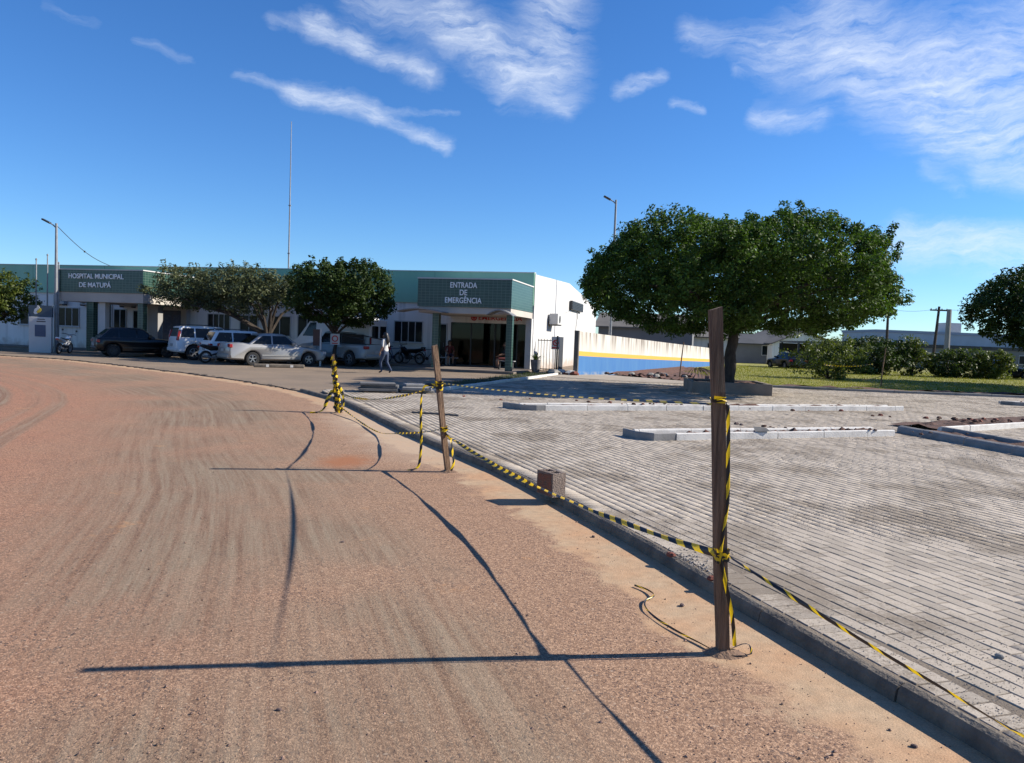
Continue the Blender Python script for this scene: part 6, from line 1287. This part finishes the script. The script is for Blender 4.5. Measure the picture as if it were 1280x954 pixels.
car('parked_car', 'dark blue car half hidden behind shrubs at the far right', 'car', (39.0, 61, 0), rad(-10), mat('navy_car', (.012, .018, .035), None, rough=.3, coat=.8), L=4.0, H=1.46, wb=2.47, pillars=(-1.0, -.2), wsb=.78, wst=.12, rft=-1.35, rbb=-1.92, group=None)

# ---- buildings beyond
def house(name, label, x, y, rz, w, d, h, roof_h, wall_m, roof_m, over=.4, gable='x', wins=2, flat=False):
    e = empty(name, (x, y, -.05), rz, label, 'building', 'low buildings beyond the plaza')
    MB().box(-w/2, w/2, -d/2, d/2, 0, h).build('wall', wall_m, e)
    if flat: MB().box(-w/2-.1, w/2+.1, -d/2-.1, d/2+.1, h+.002, h+roof_h).build('roof', roof_m, e)
    else:
        P = [(-d/2-over, h-.05), (0, h+roof_h), (d/2+over, h-.05), (d/2+over, h+.05), (0, h+roof_h+.1), (-d/2-over, h+.05)]; vs = [(x_, a, b) for x_ in (-w/2-over, w/2+over) for a, b in P]
        if gable == 'y': P = [(-w/2-over, h-.05), (0, h+roof_h), (w/2+over, h-.05), (w/2+over, h+.05), (0, h+roof_h+.1), (-w/2-over, h+.05)]; vs = [(a, y_, b) for y_ in (-d/2-over, d/2+over) for a, b in P]
        MB().add(vs, [(0, 1, 2, 3, 4, 5), (11, 10, 9, 8, 7, 6)]+[(i, 6+i, 6+(i+1) % 6, (i+1) % 6) for i in range(6)]).build('roof', roof_m, e)
        if gable == 'y': MB().add([(a, y_, b) for y_ in (-d/2, d/2) for a, b in ((-w/2, h), (w/2, h), (0, h+roof_h-.02))], [(0, 1, 2), (5, 4, 3)]).build('gable', wall_m, e)
        else: MB().add([(x_, a, b) for x_ in (-w/2, w/2) for a, b in ((-d/2, h), (d/2, h), (0, h+roof_h-.02))], [(0, 1, 2), (5, 4, 3)]).build('gable', wall_m, e)
    for k in range(wins):
        xx = -w/2+w*(k+.6)/(wins+.2); f = MB(); f.box(xx-.65, xx+.65, -d/2-.05, -d/2-.002, 1.0, 2.1); f = f.build('window', MT['alu'], e); MB().box(xx-.58, xx+.58, -d/2-.06, -d/2-.052, 1.07, 2.03).build('pane', MT['pane'], f)
    return e
roof_g = mat('fibre_cement_roof', (.19, .175, .155), (.13, .12, .108), .8, .9); wall_w = MT['white_wall']; roof_d = mat('dark_roof', (.075, .08, .09), (.05, .055, .06), .6, .8); wall_g = mat('grey_wall', (.23, .235, .24), (.18, .185, .19), .5, .85)
house('annex_building', 'grey annex with pale shallow roof right behind the hospital', 12.2, 70, rad(-14), 8.0, 8, 3.1, 1.3, wall_g, roof_g, wins=0)
house('house', 'white house just above the painted wall, below the clipped tree', 18.4, 78, rad(-10), 7, 7, 2.6, .9, wall_w, roof_g, wins=2)
house('house', 'grey roofed house seen between wall and tree crown', 25.5, 86, rad(-5), 9, 7, 2.2, 1.0, wall_g, roof_d, wins=2)
house('house', 'white gabled house behind the trunk of the clipped tree', 30.2, 86, rad(12), 7.5, 8, 2.3, 1.5, wall_w, roof_g, gable='y', wins=1)
house('long_building', 'long low dark grey building beyond the lawn', 56, 98, rad(4), 52, 10, 2.6, .4, wall_g, roof_d, flat=True, wins=9)
wb_ = house('office_building', 'white flat roofed building above the far shrubs', 62, 110, rad(2), 26, 10, 4.6, .35, MT['white'], mat('pale_roof', (.5, .5, .52), None), flat=True, wins=5)
MB().box(-1.0, 1.2, -1, 1, 4.96, 6.4).build('water_tank_house', MT['white'], wb_)
# open carport with vehicles under it
e = empty('carport', (27.6, 68, -.05), rad(2), 'open carport with a thin flat roof at the far end of the lawn', 'carport'); MB().box(-3.4, 3.4, -2, 2, 2.35, 2.5).build('roof', mat('carport_roof', (.20, .19, .18), None), e)
for x in (-3.2, -1.1, 1.1, 3.2):
    for y in (-1.85, 1.85): MB().box(x-.07, x+.07, y-.07, y+.07, 0, 2.348).build('post', MT['dark_metal'], e)
MB().box(-3.4, 3.4, 1.93, 2.0, 0, 2.3).build('back_wall', mat('dark_boards', (.06, .055, .05), None), e)
for i, (dx, lb) in enumerate(((-2.4, 'leftmost of the motorcycles parked under the carport'), (-1.1, 'second motorcycle from the left under the carport'), (.5, 'motorcycle right of the middle post under the carport'))): motorcycle(lb, (27.6+dx, 67.2, 0), rad(70+9*i), [MT['black_paint'], navy, MT['black_paint']][i])
car('parked_car', 'dark car parked left of the carport behind the tree trunk', 'car', (23.6, 66.5, 0), rad(100), MT['black_paint'], group=None)
# utility poles and wires
def upole(label, x, y, h, lean, arms=True, r=.13, rz=0.):
    e = empty('utility_pole', (x, y, 0), rz, label, 'utility pole', 'utility poles'); MB().tube([(0, 0, 0), (lean*h*.5, 0, h*.5), (lean*h, 0, h)], [r*1.3, r*1.1, r*.9], 8).build('pole', MT['grey_paint'] if not arms else MT['bark'], e)
    if arms:
        MB().box(lean*h-.9, lean*h+.9, -.06, .06, h-.45, h-.32).build('crossarm', MT['bark'], e)
        for k in (-.8, -.3, .3, .8): MB().lathe([(.05, 0), (.06, .06), (.03, .14), (0, .15)], 8, T=Matrix.Translation((lean*h+k, 0, h-.32))).build('insulator', MT['dark_metal'], e)
upole('utility pole with crossarm just right of the clipped tree', 38.3, 79, 6.4, -.012)
upole('slanting utility pole with crossarm left of the grey concrete post', 42.5, 78, 6.6, .055)
upole('thick grey concrete post without crossarm, beside the slanting pole', 42.5, 75.5, 6.2, .0, False, .24)
upole('thin pole standing behind the painted wall near the near post', 20.5, 84, 3.9, .0, False, .11)
for (a, b, lb) in (((38.2, 79, 6.2), (42.9, 78, 6.4), 'wire strung between the two crossarm poles'), ((42.9, 78, 6.3), (75, 82, 7.2), 'wire running right from the slanting pole behind the right tree'), ((38.2, 79, 6.2), (10, 120, 7.0), 'wire running left from the pole behind the clipped tree')):
    a, b = Vector(a), Vector(b); c_ = MB(); c_.tube([a.lerp(b, t)-Vector((0, 0, .25*math.sin(3.14*t))) for t in np.linspace(0, 1, 14)], .016, 4); tag(c_.build('overhead_wire', MT['dark_metal']), lb, 'wire')
# far trees
for i, (x, y, h, w, lb) in enumerate(((20.5, 104, 3.2, 4.5, 'far green tree showing over the painted wall'), (33, 112, 4.6, 6.0, 'far dark tree behind the white gabled house'), (47, 132, 5.0, 8, 'far tree behind the lone shrub'))):
    tree('far_tree', (x, y, -.05), lb, (w, 3.0, h*.42), h*.62, h*.4, .2, 71+i, 90, 42, .75, .2, MT['leaf_dark'], 'far trees', fil=40, nl=5)
